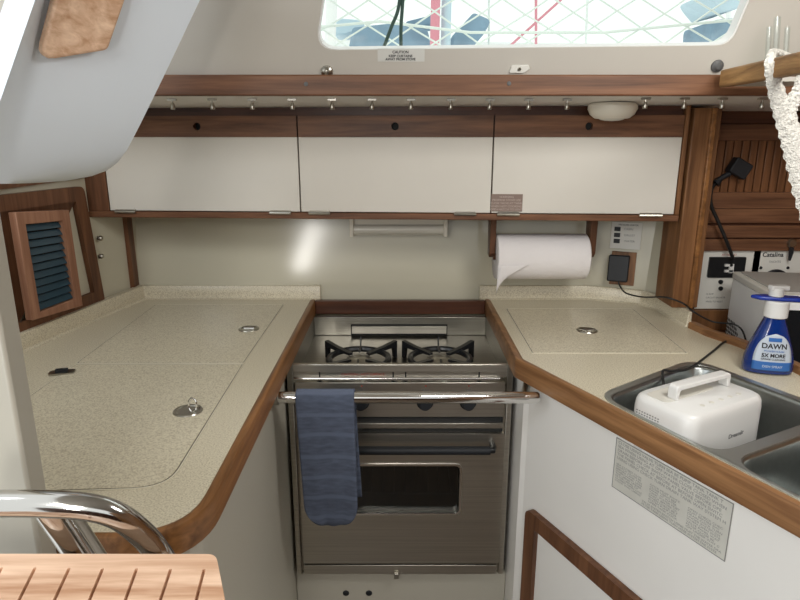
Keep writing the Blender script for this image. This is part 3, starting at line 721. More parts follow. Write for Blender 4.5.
# ================================================================== NAV NOOK (right)
YN = 1.76
FN = FY(YN)
bm = B(); box(bm, (.80, YN+.001, .3), (1.449, YN+.02, H+.06)); wn2 = structure(obj('wall_nook', bm, M['wdx']))
structure(wn2)
nl = thing('slatted_locker', (1.05, YN-.01, H-.2), 'dark mahogany locker front with slatted tambour panel on the far right', 'locker')
def strip(y0, y1, x0, x1, m, name, a=0.0, b=.012, parent=None, X0_=None):
    p0 = FN.px(720, y0); p1 = FN.px(720, y1); xx0 = .805; xx1 = 1.449
    bm = B(); prism(bm, rect(xx0, p1[1], xx1, p0[1]), FN, a, b); return obj(name, bm, m, parent, bevel=.001)
strip(100, 123.5, 0, 0, M['wdx'], 'top_board', 0, .010, nl)
strip(124.5, 140.5, 0, 0, M['wx'], 'upper_rail', 0, .014, nl)
strip(192, 208, 0, 0, M['wx'], 'lower_rail', 0, .014, nl)
strip(208.5, 222.5, 0, 0, M['wx'], 'lower_board', 0, .011, nl)
z0_ = FN.px(720, 192)[1]; z1_ = FN.px(720, 140.5)[1]
bm = B(); x_ = .805
M['slat'] = wood('slat_teak', (.10, .042, .018), (.24, .105, .047), 2)
while x_ < 1.44:
    prism(bm, rect(x_, z0_, x_+.0195, z1_), FN, 0, .008); x_ += .0225
obj('slats', bm, M['slat'], nl, bevel=.0015)
bb_ = strip(225, 237, 0, 0, M['wx'], 'rail_board', 0, .012); tag(bb_, 'narrow mahogany board above the electrical panels in the nook', 'board')
bb_ = strip(238.5, 250, 0, 0, M['wx'], 'rail_board', 0, .016); tag(bb_, 'mahogany board directly touching the top of the white electrical panels', 'board')
bb_ = strip(309, 335, 0, 0, M['wz'], 'rail_board', 0, .016); tag(bb_, 'mahogany board below the white electrical panels, behind the white machine', 'board')
bm = B(); prism(bm, [(.772, 1.48), (.772, 1.758), (1.449, 1.758), (1.449, .3), (.88, .3), (.86, 1.1)], FZ(0), CT-.10, CT-.082); ns = obj('nook_shelf', bm, M['wdx'], None, smooth=False); tag(ns, 'dark wooden shelf surface behind the fiddle rail in the nook', 'shelf')
bm = B(); prism(bm, [(.90, .6), (.88, 1.5), (.84, 1.75), (1.44, 1.75), (1.44, .6)], FZ(0), .001, CT-.1005); nb = obj('nook_cabinet', bm, M['wdx'], None, smooth=False); tag(nb, 'dark wooden base below the nook shelf', 'cabinet')
# electrical panels
a = FN.px(701, 250.5); b = FN.px(752, 308.5)
bm = B(); prism(bm, rect(a[0], b[1], b[0], a[1]), FN, .0005, .004); p1 = obj('shore_power_board', bm, M['plate'], None, bevel=.001); tag(p1, 'white electrical panel with black outlet block beside the post', 'panel')
c = FN.px(708.5, 256.5); d = FN.px(742, 277)
bm = B(); prism(bm, rr(c[0], d[1], d[0], c[1], .004), FN, .004, .009); ob = obj('outlet_block', bm, M['black'], p1)
c = FN.px(726, 266); d = FN.px(723, 271)
for (x0, y0, x1, y1) in ((723, 263.2, 730, 265.5), (727.5, 263.2, 730.5, 272), (722.5, 269, 730, 271.2)):
    e0_ = FN.px(x0, y0); e1_ = FN.px(x1, y1); bm = B(); prism(bm, rect(e0_[0], e1_[1], e1_[0], e0_[1]), FN, .0092, .015); obj('plug_tab', bm, M['white'], ob)
for y in (281.5, 288):
    e0_ = FN.px(719.7, y); bm = B(); lathe(bm, [(.0065, 0), (.0065, .004), (.004, .007), (0, .007)], FN.pt(e0_[0], e0_[1], .004), FN.N, 16); obj('breaker_button', bm, M['black'], p1)
for k, (s, x, y, z_) in enumerate((('AC OUTLET', 721, 255.5, .008), ('CIRCUIT BREAKER', 705, 298, .007), ('PRESS TO RESET', 705, 302, .007), ('15 AMP', 705, 294.5, .007))):
    e0_ = FN.px(x, y); text('lettering', s, FN, e0_[0], e0_[1], z_, M['red'] if k == 0 else M['gink'], p1, .0042)
a = FN.px(753.5, 250.5); 
bm = B(); prism(bm, rect(a[0], FN.px(752, 308.5)[1], 1.35, a[1]), FN, .0005, .004); p2 = obj('instrument_board', bm, M['plate'], None, bevel=.001); tag(p2, 'white instrument panel with a round gauge and script logo behind the machine', 'panel')
e0_ = FN.px(761.5, 256.5); text('lettering', 'Catalina', FN, e0_[0], e0_[1], .0185, M['ink'], p2, .0042, bold=.0004)
e0_ = FN.px(768, 262.5); text('lettering', 'YACHTS', FN, e0_[0], e0_[1], .009, M['gink'], p2, .0042)
e0_ = FN.px(773.5, 283); bm = B(); lathe(bm, [(.042, 0), (.042, .004), (.038, .006), (.036, .004), (0, .004)], FN.pt(e0_[0], e0_[1], .004), FN.N, 36); obj('gauge', bm, M['bplast'], p2)
for x in (760, 787):
    e0_ = FN.px(x, 267.5); bm = B(); lathe(bm, [(.0045, 0), (.004, .002), (0, .002)], FN.pt(e0_[0], e0_[1], .004), FN.N, 12); obj('screw', bm, M['bplast'], p2)
# keys
FK2 = FY(YN-.0165); e0_ = FK2.px(791, 243); ky = thing('lock_key', FK2.pt(e0_[0], e0_[1], 0), 'chrome lock with a dark key hanging from it above the gauge', 'key')
bm = B(); lathe(bm, [(.013, 0), (.013, .006), (.010, .010), (0, .010)], FK2.pt(e0_[0], e0_[1], 0), FK2.N, 20); obj('lock', bm, M['dchrome'], ky)
bm = B(); prism(bm, roundpoly([(e0_[0]-.006, e0_[1]-.012), (e0_[0]+.006, e0_[1]-.012), (e0_[0]+.007, e0_[1]-.028), (e0_[0]+.002, e0_[1]-.050), (e0_[0]-.003, e0_[1]-.050), (e0_[0]-.006, e0_[1]-.028)], .002), FK2, .005, .008); obj('key', bm, M['bplast'], ky)

# white machine (countertop icemaker) on the nook shelf
zs = CT-.0815
f0 = PH(775, 293, H-.36); g0 = PH(733, 270, H-.36); dd = (g0-f0); dd.z = 0; dd.normalize()
f0.z = zs
mu = Vector((-dd.y, dd.x, 0));  mu = mu if mu.x > 0 else -mu
FM2 = Fr((f0.x, f0.y, zs), mu, dd, (0, 0, 1)); ml = (PH(775, 293, H-.36)-g0).length; mh = H-.36-zs; mw = .27
print('MACH', f0, dd, mh, FM2.pt(0, ml), FM2.pt(mw, ml))
mc = thing('icemaker', FM2.pt(mw/2, ml/2, 0), 'white countertop machine with grey lid and side vents behind the blue bottle', 'appliance')
bm = B(); prism(bm, rr(0, 0, mw, ml, .012), FM2, 0.0005, mh-.022); mb = obj('body', bm, M['machine'], mc, bevel=.003)
bm = B(); prism(bm, rr(-.002, -.002, mw+.002, ml+.002, .012), FM2, mh-.0215, mh-.004); ml_ = obj('lid', bm, M['offw'], mc, bevel=.003)
bm = B(); prism(bm, rr(.014, .014, mw-.014, ml-.014, .008), FM2, mh-.0042, mh); obj('lid_inset', bm, M['greyp'], ml_, bevel=.001)
FMl = Fr(FM2.pt(0, ml, 0), -dd, (0, 0, 1), -mu)
bm = B()
for i in range(9):
    for j in range(6):
        if i > 4 and j > 6-(i-3): continue
        u_ = .012+i*.0118; v_ = .010+j*.0105
        prism(bm, [(u_, v_), (u_+.007, v_-.0035), (u_+.007, v_+.002), (u_, v_+.0055)], FMl, .0002, .001)
obj('side_vent', bm, M['dark'], mb, smooth=False)
FMf = Fr(FM2.O, mu, (0, 0, 1), -dd)
bm = B(); prism(bm, rr(.02, .02, mw-.02, mh-.04, .01), FMf, .0003, .002); obj('front_window', bm, M['oglass'], mb)

# plug-in switch plate and black adapter on back wall right
FW = FY(1.809)
a = FW.px(612, 221.5); b = FW.px(641, 251)
uu_ = Vector((.712-.56, 1.748-1.81, 0)).normalized(); nn_ = Vector((-uu_.y, uu_.x, 0)); FW2 = Fr((.56, 1.809, CT+.04), uu_, Vector((0, 0, 1))+nn_*.141); print('N', FW2.N)
fw_ = FW2
a = fw_.px(612, 221.5, .002); b = fw_.px(640, 250, .002)
bm = B(); prism(bm, rect(a[0], b[1], b[0], a[1]), fw_, .0005, .003); sp = obj('switch_plate', bm, M['plate'], None, bevel=.0008); tag(sp, 'small white three-switch plate on the wall above the black adapter', 'switch')
for k, (y, s) in enumerate(((229, 'CABIN'), (235, 'GALLEY'), (241, 'WATER'))):
    c = fw_.px(617.5-k*.4, y, .003); bm = B(); prism(bm, rect(c[0]-.0085, c[1]-.0062, c[0]+.0085, c[1]+.0062), fw_, .003, .006); obj('rocker_switch', bm, M['bplast'], sp, bevel=.001)
    c = fw_.px(624, y+1, .003); text('lettering', s, fw_, c[0], c[1], .0085, M['gink'], sp, .0032)
c = fw_.px(618.5, 225.3, .003); text('lettering', 'PRESSURE WATER', fw_, c[0], c[1], .0068, M['ink'], sp, .0032)
c0_ = fw_.px(613, 250.5, .002); c1_ = fw_.px(635, 286, .002)
bm = B(); prism(bm, rect(c0_[0]-.002, max(c1_[1], .003), c1_[0]-.004, c0_[1]-.0015), fw_, .0005, .006); wpz = obj('outlet_backplate', bm, M['wz'], None, bevel=.001); tag(wpz, 'teak backing board on the wall holding the black adapter', 'plate')
c0_ = fw_.px(609.5, 254.5, .02); c1_ = fw_.px(627.5, 282, .02)
bm = B(); prism(bm, rr(c0_[0], c1_[1], c1_[0], c0_[1], .005), fw_, .0065, .040); ad_ = obj('power_adapter', bm, M['bplast'], None, bevel=.003); tag(ad_, 'black power adapter plugged in beneath the switch plate', 'adapter')
cb = fw_.pt((c0_[0]+c1_[0])/2+.004, c1_[1]+.001, .02)
bm = B(); tube(bm, arc([cb, cb+Vector((.002, -.004, -.012)), PY(626, 293, 1.72)+Vector((0, 0, 0)), PY(643, 297, 1.68), PY(662, 297, 1.56), PY(672, 299, 1.538), PY(684, 304, 1.532), PH(694, 312, CT+.046)+Vector((0, -.0, 0)), Vector((.79, 1.50, CT+.0195)), Vector((.835, 1.45, CT+.018)), Vector((.88, 1.47, CT-.077))], 8), .0022, 8); obj('cord', bm, M['rubber'], ad_)

# hanging black plug in the nook and its cord
FP = FY(YN-.015)
pg = thing('hanging_plug', FP.pt(*FP.px(735, 168), 0), 'black square plug hanging against the slatted locker', 'plug')
c = FP.px(736, 168); an = math.radians(-28)
fr2 = Fr(FP.pt(c[0], c[1], 0), (math.cos(an), 0, math.sin(an)), (-math.sin(an), 0, math.cos(an)), (0, -1, 0))
bm = B(); prism(bm, rr(-.026, -.022, .026, .022, .006), fr2, .0005, .03); obj('plug_body', bm, M['bplast'], pg, bevel=.003)
bm = B(); tube(bm, [FP.pt(*FP.px(727, 173), .014), FP.pt(*FP.px(718, 178), .014), FP.pt(*FP.px(713, 183), .014)], [.008, .007, .013], 10); obj('strain_relief', bm, M['bplast'], pg)
bm = B(); tube(bm, arc([FP.pt(*FP.px(713, 183), .014), FP.pt(*FP.px(706, 190), .03), FP.pt(*FP.px(706, 204), .03), FP.pt(*FP.px(714, 222), .028), FP.pt(*FP.px(722, 240), .026), FP.pt(*FP.px(731, 258), .012)], 8), .0048, 10); obj('cable', bm, M['rubber'], pg)

# ================================================================== under-cabinet light, paper towel
YU = 1.765
a = PY(350, 222, YU); b = PY(447, 236, YU)
ul = thing('strip_light', ((a.x+b.x)/2, YU, b.z), 'unlit aluminium strip light fixed under the wall cabinet', 'light')
bm = B(); box(bm, (a.x, YU, b.z+.003), (b.x, 1.8095, zb)); obj('housing', bm, M['cream'], ul, bevel=.002)
bm = B(); tube(bm, [(a.x+.01, YU-.002, (a.z+b.z)/2-.001), (b.x-.01, YU-.002, (a.z+b.z)/2-.001)], .014, 16); obj('diffuser', bm, M['lens'], ul)
for s in (a.x, b.x-.011):
    bm = B(); box(bm, (s, YU-.020, b.z), (s+.011, YU+.01, zb)); obj('end_cap', bm, M['cream'], ul, bevel=.002)
YR = 1.69
cl = PY(494.5, 256.5, YR); cr = PY(587.5, 256.5, YR); RR = .0625
hold = thing('paper_towel_holder', ((cl.x+cr.x)/2, YR, cl.z-.03), 'dark wooden bracket holder for paper towel under the cabinet', 'holder')
for s, x_ in ((-1, cl.x-.005), (1, cr.x+.003)):
    bm = B(); f_ = Fr((x_, 0, 0), (0, 1, 0), (0, 0, 1), (1, 0, 0)); zc = PY(490, 254, YR).z
    prism(bm, [(YR-.022, zb), (YR+.03, zb), (YR+.02, zc-.004), (YR-.006, zc-.008), (YR-.020, zc+.004)], f_, -.006 if s > 0 else -.012, .012 if s > 0 else .004); obj('bracket', bm, M['wdoor'], hold, bevel=.002)
bm = B(); tube(bm, [(cl.x-.004, YR, cl.z), (cr.x+.002, YR, cl.z)], .009, 12); obj('dowel', bm, M['wx'], hold)
bm = B(); N_ = 40; rings = []
x0_, x1_ = cl.x+.0005, cr.x-.006
for x_, k in ((x0_, .3), (x0_, .93), (x0_+.003, 1), ((x0_+x1_)/2, 1.005), (x1_-.003, 1), (x1_, .93), (x1_, .3)):
    rings.append([bm.verts.new((x_, YR+RR*k*math.cos(2*math.pi*i/N_), cl.z+RR*k*math.sin(2*math.pi*i/N_))) for i in range(N_)])
rings.append(rings[0])
for A, C_ in zip(rings, rings[1:]):
    for i in range(N_): bm.faces.new((A[i], A[(i+1) % N_], C_[(i+1) % N_], C_[i]))
rl = obj('paper_towel_roll', bm, M['paper'], None); tag(rl, 'roll of white quilted paper towel hanging under the right cabinet door', 'paper towel')
bm = B(); rows = []
for j in range(9):
    t = j/8; row = []
    for i in range(7):
        u_ = i/6; row.append(bm.verts.new((x0_+.0+u_*(.085*(1-t*.85)), YR-RR-.0005+.012*t*t, cl.z-.01-t*(.082-.04*u_)-.0*u_)))
    rows.append(row)
for A, C_ in zip(rows, rows[1:]):
    for i in range(6): bm.faces.new((A[i], A[i+1], C_[i+1], C_[i]))
sh = obj('loose_sheet', bm, M['paper'], rl); s_ = sh.modifiers.new('thick', 'SOLIDIFY'); s_.thickness = .0008

# ================================================================== soffit fittings
def soff(x, y=102):                                # a point on the soffit's underside
    return PP(x, y, FS.O, FS.N)
gl = None
for i, x in enumerate([172, 212, 252, 292, 332, 372, 411, 451, 490, 529, 567.5, 646, 685, 723, 763]):
    p = soff(x, 98.5 if x < 600 else 97.5)
    if gl is None:
        gl = thing('curtain_glider', p, '', 'curtain glider', 'curtain gliders on the track under the wooden valance')
        bm = B(); box(bm, (p.x-.009, p.y-.005, p.z-.0045), (p.x+.009, p.y+.005, p.z-.0005)); tube(bm, [p+Vector((0, 0, -.003)), p+Vector((0, 0, -.010))], .002, 8); obj('slider', bm, M['dchrome'], gl)
        bm = B(); lathe(bm, [(.003, 0), (.0042, -.004), (.0055, -.012), (.0045, -.014), (0, -.014)], p+Vector((0, 0, -.009)), n=12); obj('cup', bm, M['dchrome'], gl)
        g = gl
    else:
        g = gl.copy(); col.objects.link(g); g.location = p
        for ch in list(gl.children): c_ = ch.copy(); col.objects.link(c_); c_.parent = g
    g['label'] = 'small metal curtain glider under the soffit, ' + ('leftmost', 'second from the left', 'third from the left', 'fourth from the left', 'fifth from the left', 'sixth from the left', 'seventh from the left', 'middle of the whole row', 'third to the left of the dome lamp', 'second to the left of the dome lamp', 'next to the dome lamp on its left', 'next to the dome lamp on its right', 'just left of the post top', 'just right of the post top', 'rightmost, by the crochet strap')[i]
p = PP(613, 103, FS.O, FS.N)
dl = thing('dome_light', p, 'round cream dome lamp under the soffit above the right cabinet door', 'light')
bm = B(); lathe(bm, [(.050, 0), (.056, -.006), (.056, -.014), (.050, -.026), (.040, -.034), (.036, -.035), (0, -.035)], p, n=40); obj('housing', bm, M['cream'], dl)
bm = B(); lathe(bm, [(.030, -.0352), (.026, -.038), (.016, -.040), (0, -.041)], p, n=32); obj('lens', bm, M['lens'], dl)

# ================================================================== fittings on the cabin side
def cside(x, y): return PP(x, y, FC.O, FC.N)
for x, y, m, nm, lbl in ((327, 71.5, 'dchrome', 'curtain_snap', 'grey snap stud on the cabin side at the left end of the window'), (717, 66, 'dgrey', 'curtain_snap', 'dull grey snap stud at the right, where valance meets the board')):
    c = cside(x, y); bm = B(); lathe(bm, [(.0125, 0), (.012, .004), (.008, .006), (.005, .010), (0, .011)], c, FC.N, 24); tag(obj(nm, bm, M[m], None), lbl, 'snap stud')
c = cside(519, 68.5); bm = B(); prism(bm, roundpoly([(-.020, -.008), (.010, -.008), (.022, 0), (.018, .008), (-.016, .007)], .003), Fr(c, FC.U, FC.V), 0.0003, .005); cc_ = obj('curtain_clip', bm, M['plate'], None, bevel=.001); tag(cc_, 'white plastic clip on the cabin side under the window', 'clip')
bm = B(); lathe(bm, [(.004, 0.0052), (.003, .008), (0, .008)], c, FC.N, 12); obj('screw', bm, M['dchrome'], cc_)
a = FC.px(377.5, 48.5); b = FC.px(424.5, 61.5)
bm = B(); prism(bm, rect(a[0], b[1], b[0], a[1]), FC, .0003, .001); sg = obj('caution_sticker', bm, M['plate'], None, smooth=False); tag(sg, 'pale caution sticker with three lines of capitals below the window', 'sticker')
M['clear2'] = mat('sticker_grey', (.62, .62, .59), .4); sg.data.materials[0] = M['clear2']
for s, y, z_ in (('CAUTION', 53.2, .0072), ('KEEP CURTAINS', 57.0, .0066), ('AWAY FROM STOVE', 60.2, .0066)):
    e_ = FC.px(400.5, y); text('lettering', s, FC, e_[0], e_[1], z_, M['ink'], sg, .0011, 'CENTER', bold=.0002)

# wooden board with strap at upper right
Pb = [PY(719, 71, 1.33), PY(719, 88, 1.33)]
zt2 = Pb[0].z; zb2 = Pb[1].z
brd = B(); prism(brd, [(.638, 1.312), (.612, 1.0), (.58, .62), (.604, .62), (.634, 1.0), (.660, 1.312)], FZ(0), zb2, zt2)
brd_o = obj('shelf_board', brd, M['wbd'], None, bevel=.004); tag(brd_o, 'weathered teak fiddle board running toward the viewer at upper right', 'board')
# shelf behind board
bm = B(); prism(bm, [(.6605, 1.312), (.650, 1.19), (.78, 1.19), (.78, 1.312)], FZ(0), zb2+.002, zb2+.010); sf = obj('shelf_bottom', bm, M['liner'], brd_o, smooth=False)
# strap
def onb(x, y, off=.02):
    P0 = Vector((.625, 1.15, 0)); n = Vector((-.997, .08, 0)); return PP(x, y, P0+n*off, n)
YR2 = 1.13
def sp_(x, y, Y=YR2): return PY(x, y, Y)
strap = [sp_(778, 60, 1.16)+Vector((.03, 0, .002)), sp_(775, 52, 1.14), sp_(771, 62, 1.10), sp_(776, 90, 1.10), sp_(786, 120, 1.10), sp_(796, 150, 1.10), sp_(806, 185, 1.10), sp_(818, 225, 1.10), sp_(826, 262, 1.10)]
def ribbon(bm, path, ws, th=.006, n=10):
    pts = arc(path, 10); rings = []
    for i, p in enumerate(pts):
        t = (pts[min(i+1, len(pts)-1)]-pts[max(i-1, 0)]).normalized(); s = t.cross(Vector((0, -1, 0))).normalized(); nn = s.cross(t)
        q = i/(len(pts)-1)*(len(ws)-1); k = int(min(q, len(ws)-2)); wd = ws[k]+(ws[k+1]-ws[k])*(q-k)
        wd *= 1+.10*math.sin(i*1.9)
        rings.append([bm.verts.new(p+s*wd*math.cos(2*math.pi*j/n)+nn*th*math.sin(2*math.pi*j/n)*(1+.25*math.sin(i*2.3+j))) for j in range(n)])
    for A, C_ in zip(rings, rings[1:]):
        for j in range(n): bm.faces.new((A[j], A[(j+1) % n], C_[(j+1) % n], C_[j]))
    bm.faces.new(rings[0][::-1]); bm.faces.new(rings[-1])
bm = B(); ribbon(bm, strap, [.004, .006, .011, .014, .018, .022, .025, .026, .016]); ribbon(bm, [sp_(806, 62, 1.09), sp_(800, 88, 1.095), sp_(790, 108, 1.10), sp_(789, 128, 1.10)], [.012, .012, .014, .012])
tag(obj('crochet_strap', bm, M['rope'], None), 'white crocheted cotton strap slung over the board at upper right', 'strap')
# clear tubes standing on the shelf
for x, y0, y1, r, lbl in ((769.5, 27, 57, .005, 'shorter left clear glass tube behind the upper right board'), (777.5, 17, 57, .006, 'tallest of the three clear glass tubes behind the upper right board'), (787.5, 27, 57, .005, 'right clear glass tube behind the upper right board, nearest the strap')):
    c = PY(x, y1, 1.27); e_ = PY(x, y0, 1.27); bm = B(); zf_ = zb2+.0105
    tube(bm, [(c.x, 1.27, zf_), ((c.x+e_.x)/2, 1.27, (zf_+e_.z)/2), (e_.x, 1.27, e_.z)], r, 14); tag(obj('glass_tube', bm, M['tglass'], None), lbl, 'glass tube')

# ================================================================== LEFT WALL ITEMS
q = [FL.px(*p) for p in ((-14, 196), (79, 186), (101, 302), (2, 362))]
qi = [FL.px(*p) for p in ((-14, 213), (71, 201), (90, 292), (-4, 330))]
bm = B(); prism(bm, roundpoly(q, .02, 6), FL, .0005, .014, [roundpoly(qi, .004, 3)]); wf = obj('hatch_frame', bm, M['wdoor'], None); tag(wf, 'dark wooden frame with rounded corners on the left wall', 'frame')
for x, y in ((96, 238), (97, 256)):
    e_ = FL.px(x-2, y); bm = B(); lathe(bm, [(.007, 0), (.007, .008), (.004, .012), (0, .012)], FL.pt(e_[0], e_[1], .014), FL.N, 12); obj('stud', bm, M['dchrome'], wf)
vo = [FL.px(*p) for p in ((2, 212), (57, 209.5), (71.5, 305), (20, 320))]; vi = [FL.px(*p) for p in ((13, 224), (50.5, 220.5), (63.5, 298), (28, 311))]
cv = sum((FL.pt(*p) for p in vo), Vector())/4
vt = thing('louvred_vent', cv, 'louvred vent with pale wooden frame and dark teal slats on the left wall', 'vent')
bm = B(); prism(bm, vo, FL, .0146, .034, [vi]); obj('frame', bm, M['wvent'], vt, bevel=.002)
bm = B(); prism(bm, vi, FL, .0146, .016); obj('backing', bm, M['dark'], vt)
bm = B(); NS = 11
for k in range(NS):
    t0 = (k+.12)/NS; t1 = (k+.88)/NS
    l0 = Vector(vi[0]).lerp(Vector(vi[3]), t0); r0 = Vector(vi[1]).lerp(Vector(vi[2]), t0); l1_ = Vector(vi[0]).lerp(Vector(vi[3]), t1); r1_ = Vector(vi[1]).lerp(Vector(vi[2]), t1)
    vv = [bm.verts.new(FL.pt(*c_)) for c_ in ((l0.x, l0.y, .021), (r0.x, r0.y, .021), (r1_.x, r1_.y, .028), (l1_.x, l1_.y, .028), (l0.x, l0.y, .019), (r0.x, r0.y, .019), (r1_.x, r1_.y, .026), (l1_.x, l1_.y, .026))]
    for f in ((0, 1, 2, 3), (7, 6, 5, 4), (0, 4, 5, 1), (1, 5, 6, 2), (2, 6, 7, 3), (3, 7, 4, 0)): bm.faces.new([vv[i] for i in f])
obj('slats', bm, M['louv'], vt)
q = [FL.px(*p) for p in ((-14, 178), (82, 170), (80, 178), (-14, 191))]
bm = B(); prism(bm, q, FL, .0005, .012); structure(obj('trim_4', bm, M['wdoor']))
# wooden plate on the companionway moulding
P_a, P_b, P_c = PY(200, 0, 1.06), PY(45, 0, .88), PY(27, 78, .88); n_m = (P_a-P_b).cross(P_c-P_b).normalized()
if n_m.y > 0: n_m = -n_m
u_m = (P_a-P_b).normalized(); FMo = Fr(P_b, u_m, n_m.cross(u_m), n_m)
q = [FMo.px(*p) for p in ((52, -20), (124, -20), (101, 47), (32, 58))]
bm = B(); prism(bm, roundpoly(q, [.01, .01, .012, .014], 4), FMo, .004, .020); hp_ = obj('wooden_pad', bm, M['wsheen'], None, bevel=.006, seg=4); tag(hp_, 'wooden pad with painted-in sheen screwed on the white moulding at upper left', 'pad')

# ================================================================== COMPANIONWAY STEP + RAIL
zs_ = H-.365
til = math.radians(14)
o_ = PH(110, 554, zs_)
FT = Fr(o_, (1, 0, 0), (0, math.cos(til), math.sin(til)))
q = [FT.px(*p) for p in ((-120, 553.5), (216, 554), (226, 605), (231, 700), (-160, 700))]
stp = thing('companionway_step', FT.pt(-.05, -.06, -.03), 'slotted teak companionway step in the lower left foreground', 'step')
hs = []
for x, y, x2, y2 in ((-33, 568, -50, 601), (1.5, 568, -16, 601), (35, 568, 18.5, 601), (69, 568.5, 54, 601), (102.5, 569, 89, 601), (136.5, 569, 125, 601), (170.5, 569.5, 160, 601), (204, 569.5, 196, 601)):
    a_ = Vector(FT.px(x, y)); b_ = Vector(FT.px(x2, y2)); b_ = a_+(b_-a_)*2.2; d_ = (b_-a_).normalized(); n_ = Vector((-d_.y, d_.x))*.0014
    hs.append([tuple(a_+n_), tuple(a_-d_*.001), tuple(a_-n_), tuple(b_-n_), tuple(b_+n_)])
bm = B(); prism(bm, roundpoly(q, [0, .012, .01, 0, 0], 5), FT, -.024, -.005); prism(bm, roundpoly(q, [0, .012, .01, 0, 0], 5), FT, -.005, 0, hs); obj('tread', bm, M['wstep'], stp, smooth=False)
def at_d(x, y, z_): d = ray(x, y); return CAM + d*z_
rail = thing('grab_rail', at_d(110, 552, .56), 'polished stainless grab rail curving down behind the teak step', 'rail')
bm = B(); tube(bm, arc([at_d(-60, 503, .56), at_d(0, 503.5, .56), at_d(45, 504, .56), at_d(88, 507, .565), at_d(118, 516, .575), at_d(142, 534, .59), at_d(160, 556, .60), at_d(184, 595, .62)], 6), .0122, 20); obj('rail_tube', bm, M['rchrome'], rail)
bm = B(); tube(bm, [at_d(46, 506, .575), at_d(80, 556, .60), at_d(100, 586, .61)], .0122, 18); obj('rail_tube', bm, M['rchrome'], rail)
bm = B(); tube(bm, [at_d(62, 508, .61), at_d(96, 560, .64), at_d(114, 590, .65)], .0115, 18); obj('rail_tube', bm, M['dchrome'], rail)

# ================================================================== OUTSIDE
FO = FY(2.05)
nt_o = thing('lifeline_netting', FO.pt(.45, FO.px(400, 46)[1], 0), 'knotted white safety netting along the deck outside the window', 'netting')
bm = B()
def cord(x0, y0, x1, y1, r=.0028):
    P = [FO.pt(*FO.px(x0+(x1-x0)*t, y0+(y1-y0)*t+1.2*math.sin(t*9+x0)), .01*math.sin(t*5+x0)) for t in (0, .25, .5, .75, 1)]; tube(bm, P, r, 5)
for k in range(-6, 24):
    xb = 250+k*46+random.uniform(-4, 4); ang = random.uniform(-3, 3)
    cord(xb, 75, xb+190+ang, -50); cord(xb, -50, xb+190-ang, 75)
obj('mesh_cords', bm, M['net'], nt_o)
bm = B(); tube(bm, [FO.pt(*FO.px(250, 34), .01), FO.pt(*FO.px(380, 22), .01), FO.pt(*FO.px(470, 33), .01), FO.pt(*FO.px(603, 33), .01), FO.pt(*FO.px(800, 14), .01)], .0042, 8); obj('lifeline', bm, M['net'], nt_o)
def tarp(name, pts, Y, th, m, lbl, cat):
    f_ = FY(Y); bm = B(); prism(bm, roundpoly([f_.px(*p) for p in pts], .03, 3), f_, -th, 0); return tag(obj(name, bm, M[m], None, bevel=.02), lbl, cat)
tarp('boat_cover', [(345, 70), (352, 27), (400, 22), (428, 30), (436, 70)], 4.2, .8, 'bcover', 'large blue canvas boat cover outside, left of the red furled sail', 'boat cover')
tarp('sail_cover', [(330, 34), (338, 18), (362, 20), (366, 28), (345, 34)], 4.6, .3, 'lcover', 'small pale blue cover outside at the left end of the window', 'boat cover')
tarp('sail_cover', [(450, 50), (452, 36), (474, 12), (492, 20), (484, 34), (470, 50)], 4.4, .4, 'bcover', 'blue sail cover outside, just right of the red furled sail', 'boat cover')
tarp('sail_cover', [(404, 22), (436, 14), (436, 24), (412, 26)], 4.7, .3, 'bcover', 'narrow blue cover touching the red furled sail on its left', 'boat cover')
tarp('boat_cover', [(704, -10), (760, -10), (745, 6), (722, 12)], 4.0, .4, 'lcover', 'pale blue canopy outside at the top right corner of the window', 'boat cover')
tarp('boat_cover', [(712, 20), (745, 17), (732, 60), (709, 60)], 4.1, .4, 'bcover', 'blue cover low in the right corner of the window', 'boat cover')
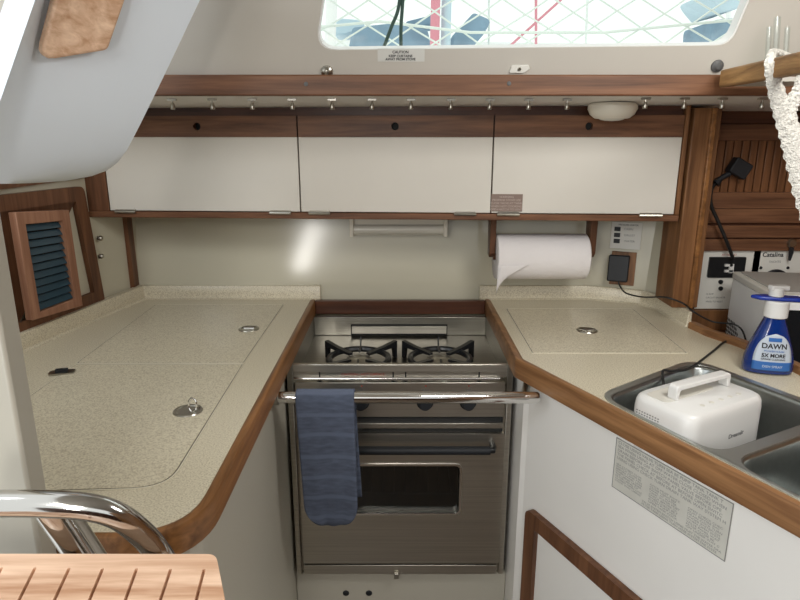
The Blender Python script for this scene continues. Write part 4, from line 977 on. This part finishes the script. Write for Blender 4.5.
def mast(x0, y0, x1, y1, Y, r, m, nm, lbl, cat):
    bm = B(); tube(bm, [PY(x0, y0, Y), PY((x0+x1)/2, (y0+y1)/2, Y), PY(x1, y1, Y)], r, 14); tag(obj(nm, bm, M[m], None), lbl, cat)
mast(434, 70, 437, -60, 4.0, .028, 'rcover', 'furled_sail', 'red furled headsail standing upright outside the window', 'sail')
mast(445, 70, 448, -60, 4.05, .030, 'lcover', 'furled_sail', 'pale blue furled sail standing right beside the red one', 'sail')
mast(329, 70, 334, -60, 3.6, .030, 'hull', 'mast', 'white mast outside at the left end of the window', 'mast')
mast(536, 70, 536, -60, 4.3, .009, 'rcover', 'flagpole', 'thin reddish pole outside right of the window centre', 'pole')
mast(500, 55, 574, -12, 4.4, .008, 'rcover', 'boom', 'thin reddish spar slanting outside right of the window centre', 'spar')
mast(732, 70, 724, -60, 4.9, .02, 'hull', 'mast', 'thin white mast outside behind the right blue cover', 'mast')
mast(489, 70, 489, -60, 4.6, .008, 'net', 'shroud', 'grey rigging wire right of the blue sail cover outside', 'wire')
mast(585, 60, 590, -60, 4.6, .008, 'net', 'shroud', 'grey rigging wire outside near the window centre right', 'wire')
f_ = FY(5.5); bm = B(); prism(bm, [f_.px(*p) for p in ((250, 90), (250, 38), (420, 41), (640, 44), (820, 40), (820, 90))], f_, -.5, 0); tag(obj('neighbouring_hull', bm, M['hull'], None, smooth=False), 'white hull of the neighbouring boat low outside the window', 'boat')
M['cordg'] = mat('dark_green_cord', (.02, .05, .04), .6)
for pts, lbl in (([(402, -40), (399, 5), (391, 28), (379, 60)], 'left dark green line slanting down outside the window'), ([(405, -40), (402.5, 5), (401, 28), (401, 60)], 'right dark green line hanging straight down outside the window')):
    bm = B(); tube(bm, arc([PY(x, y, 1.62) for x, y in pts], 6), .0042, 8); tag(obj('deck_line', bm, M['cordg'], None), lbl, 'line')
# side deck outside the window that the net and lines stand on
bm = B(); box(bm, (-1.1, 1.83, H+.05), (1.6, 2.1, H+.095)); structure(obj('trim_5', bm, M['hull']))
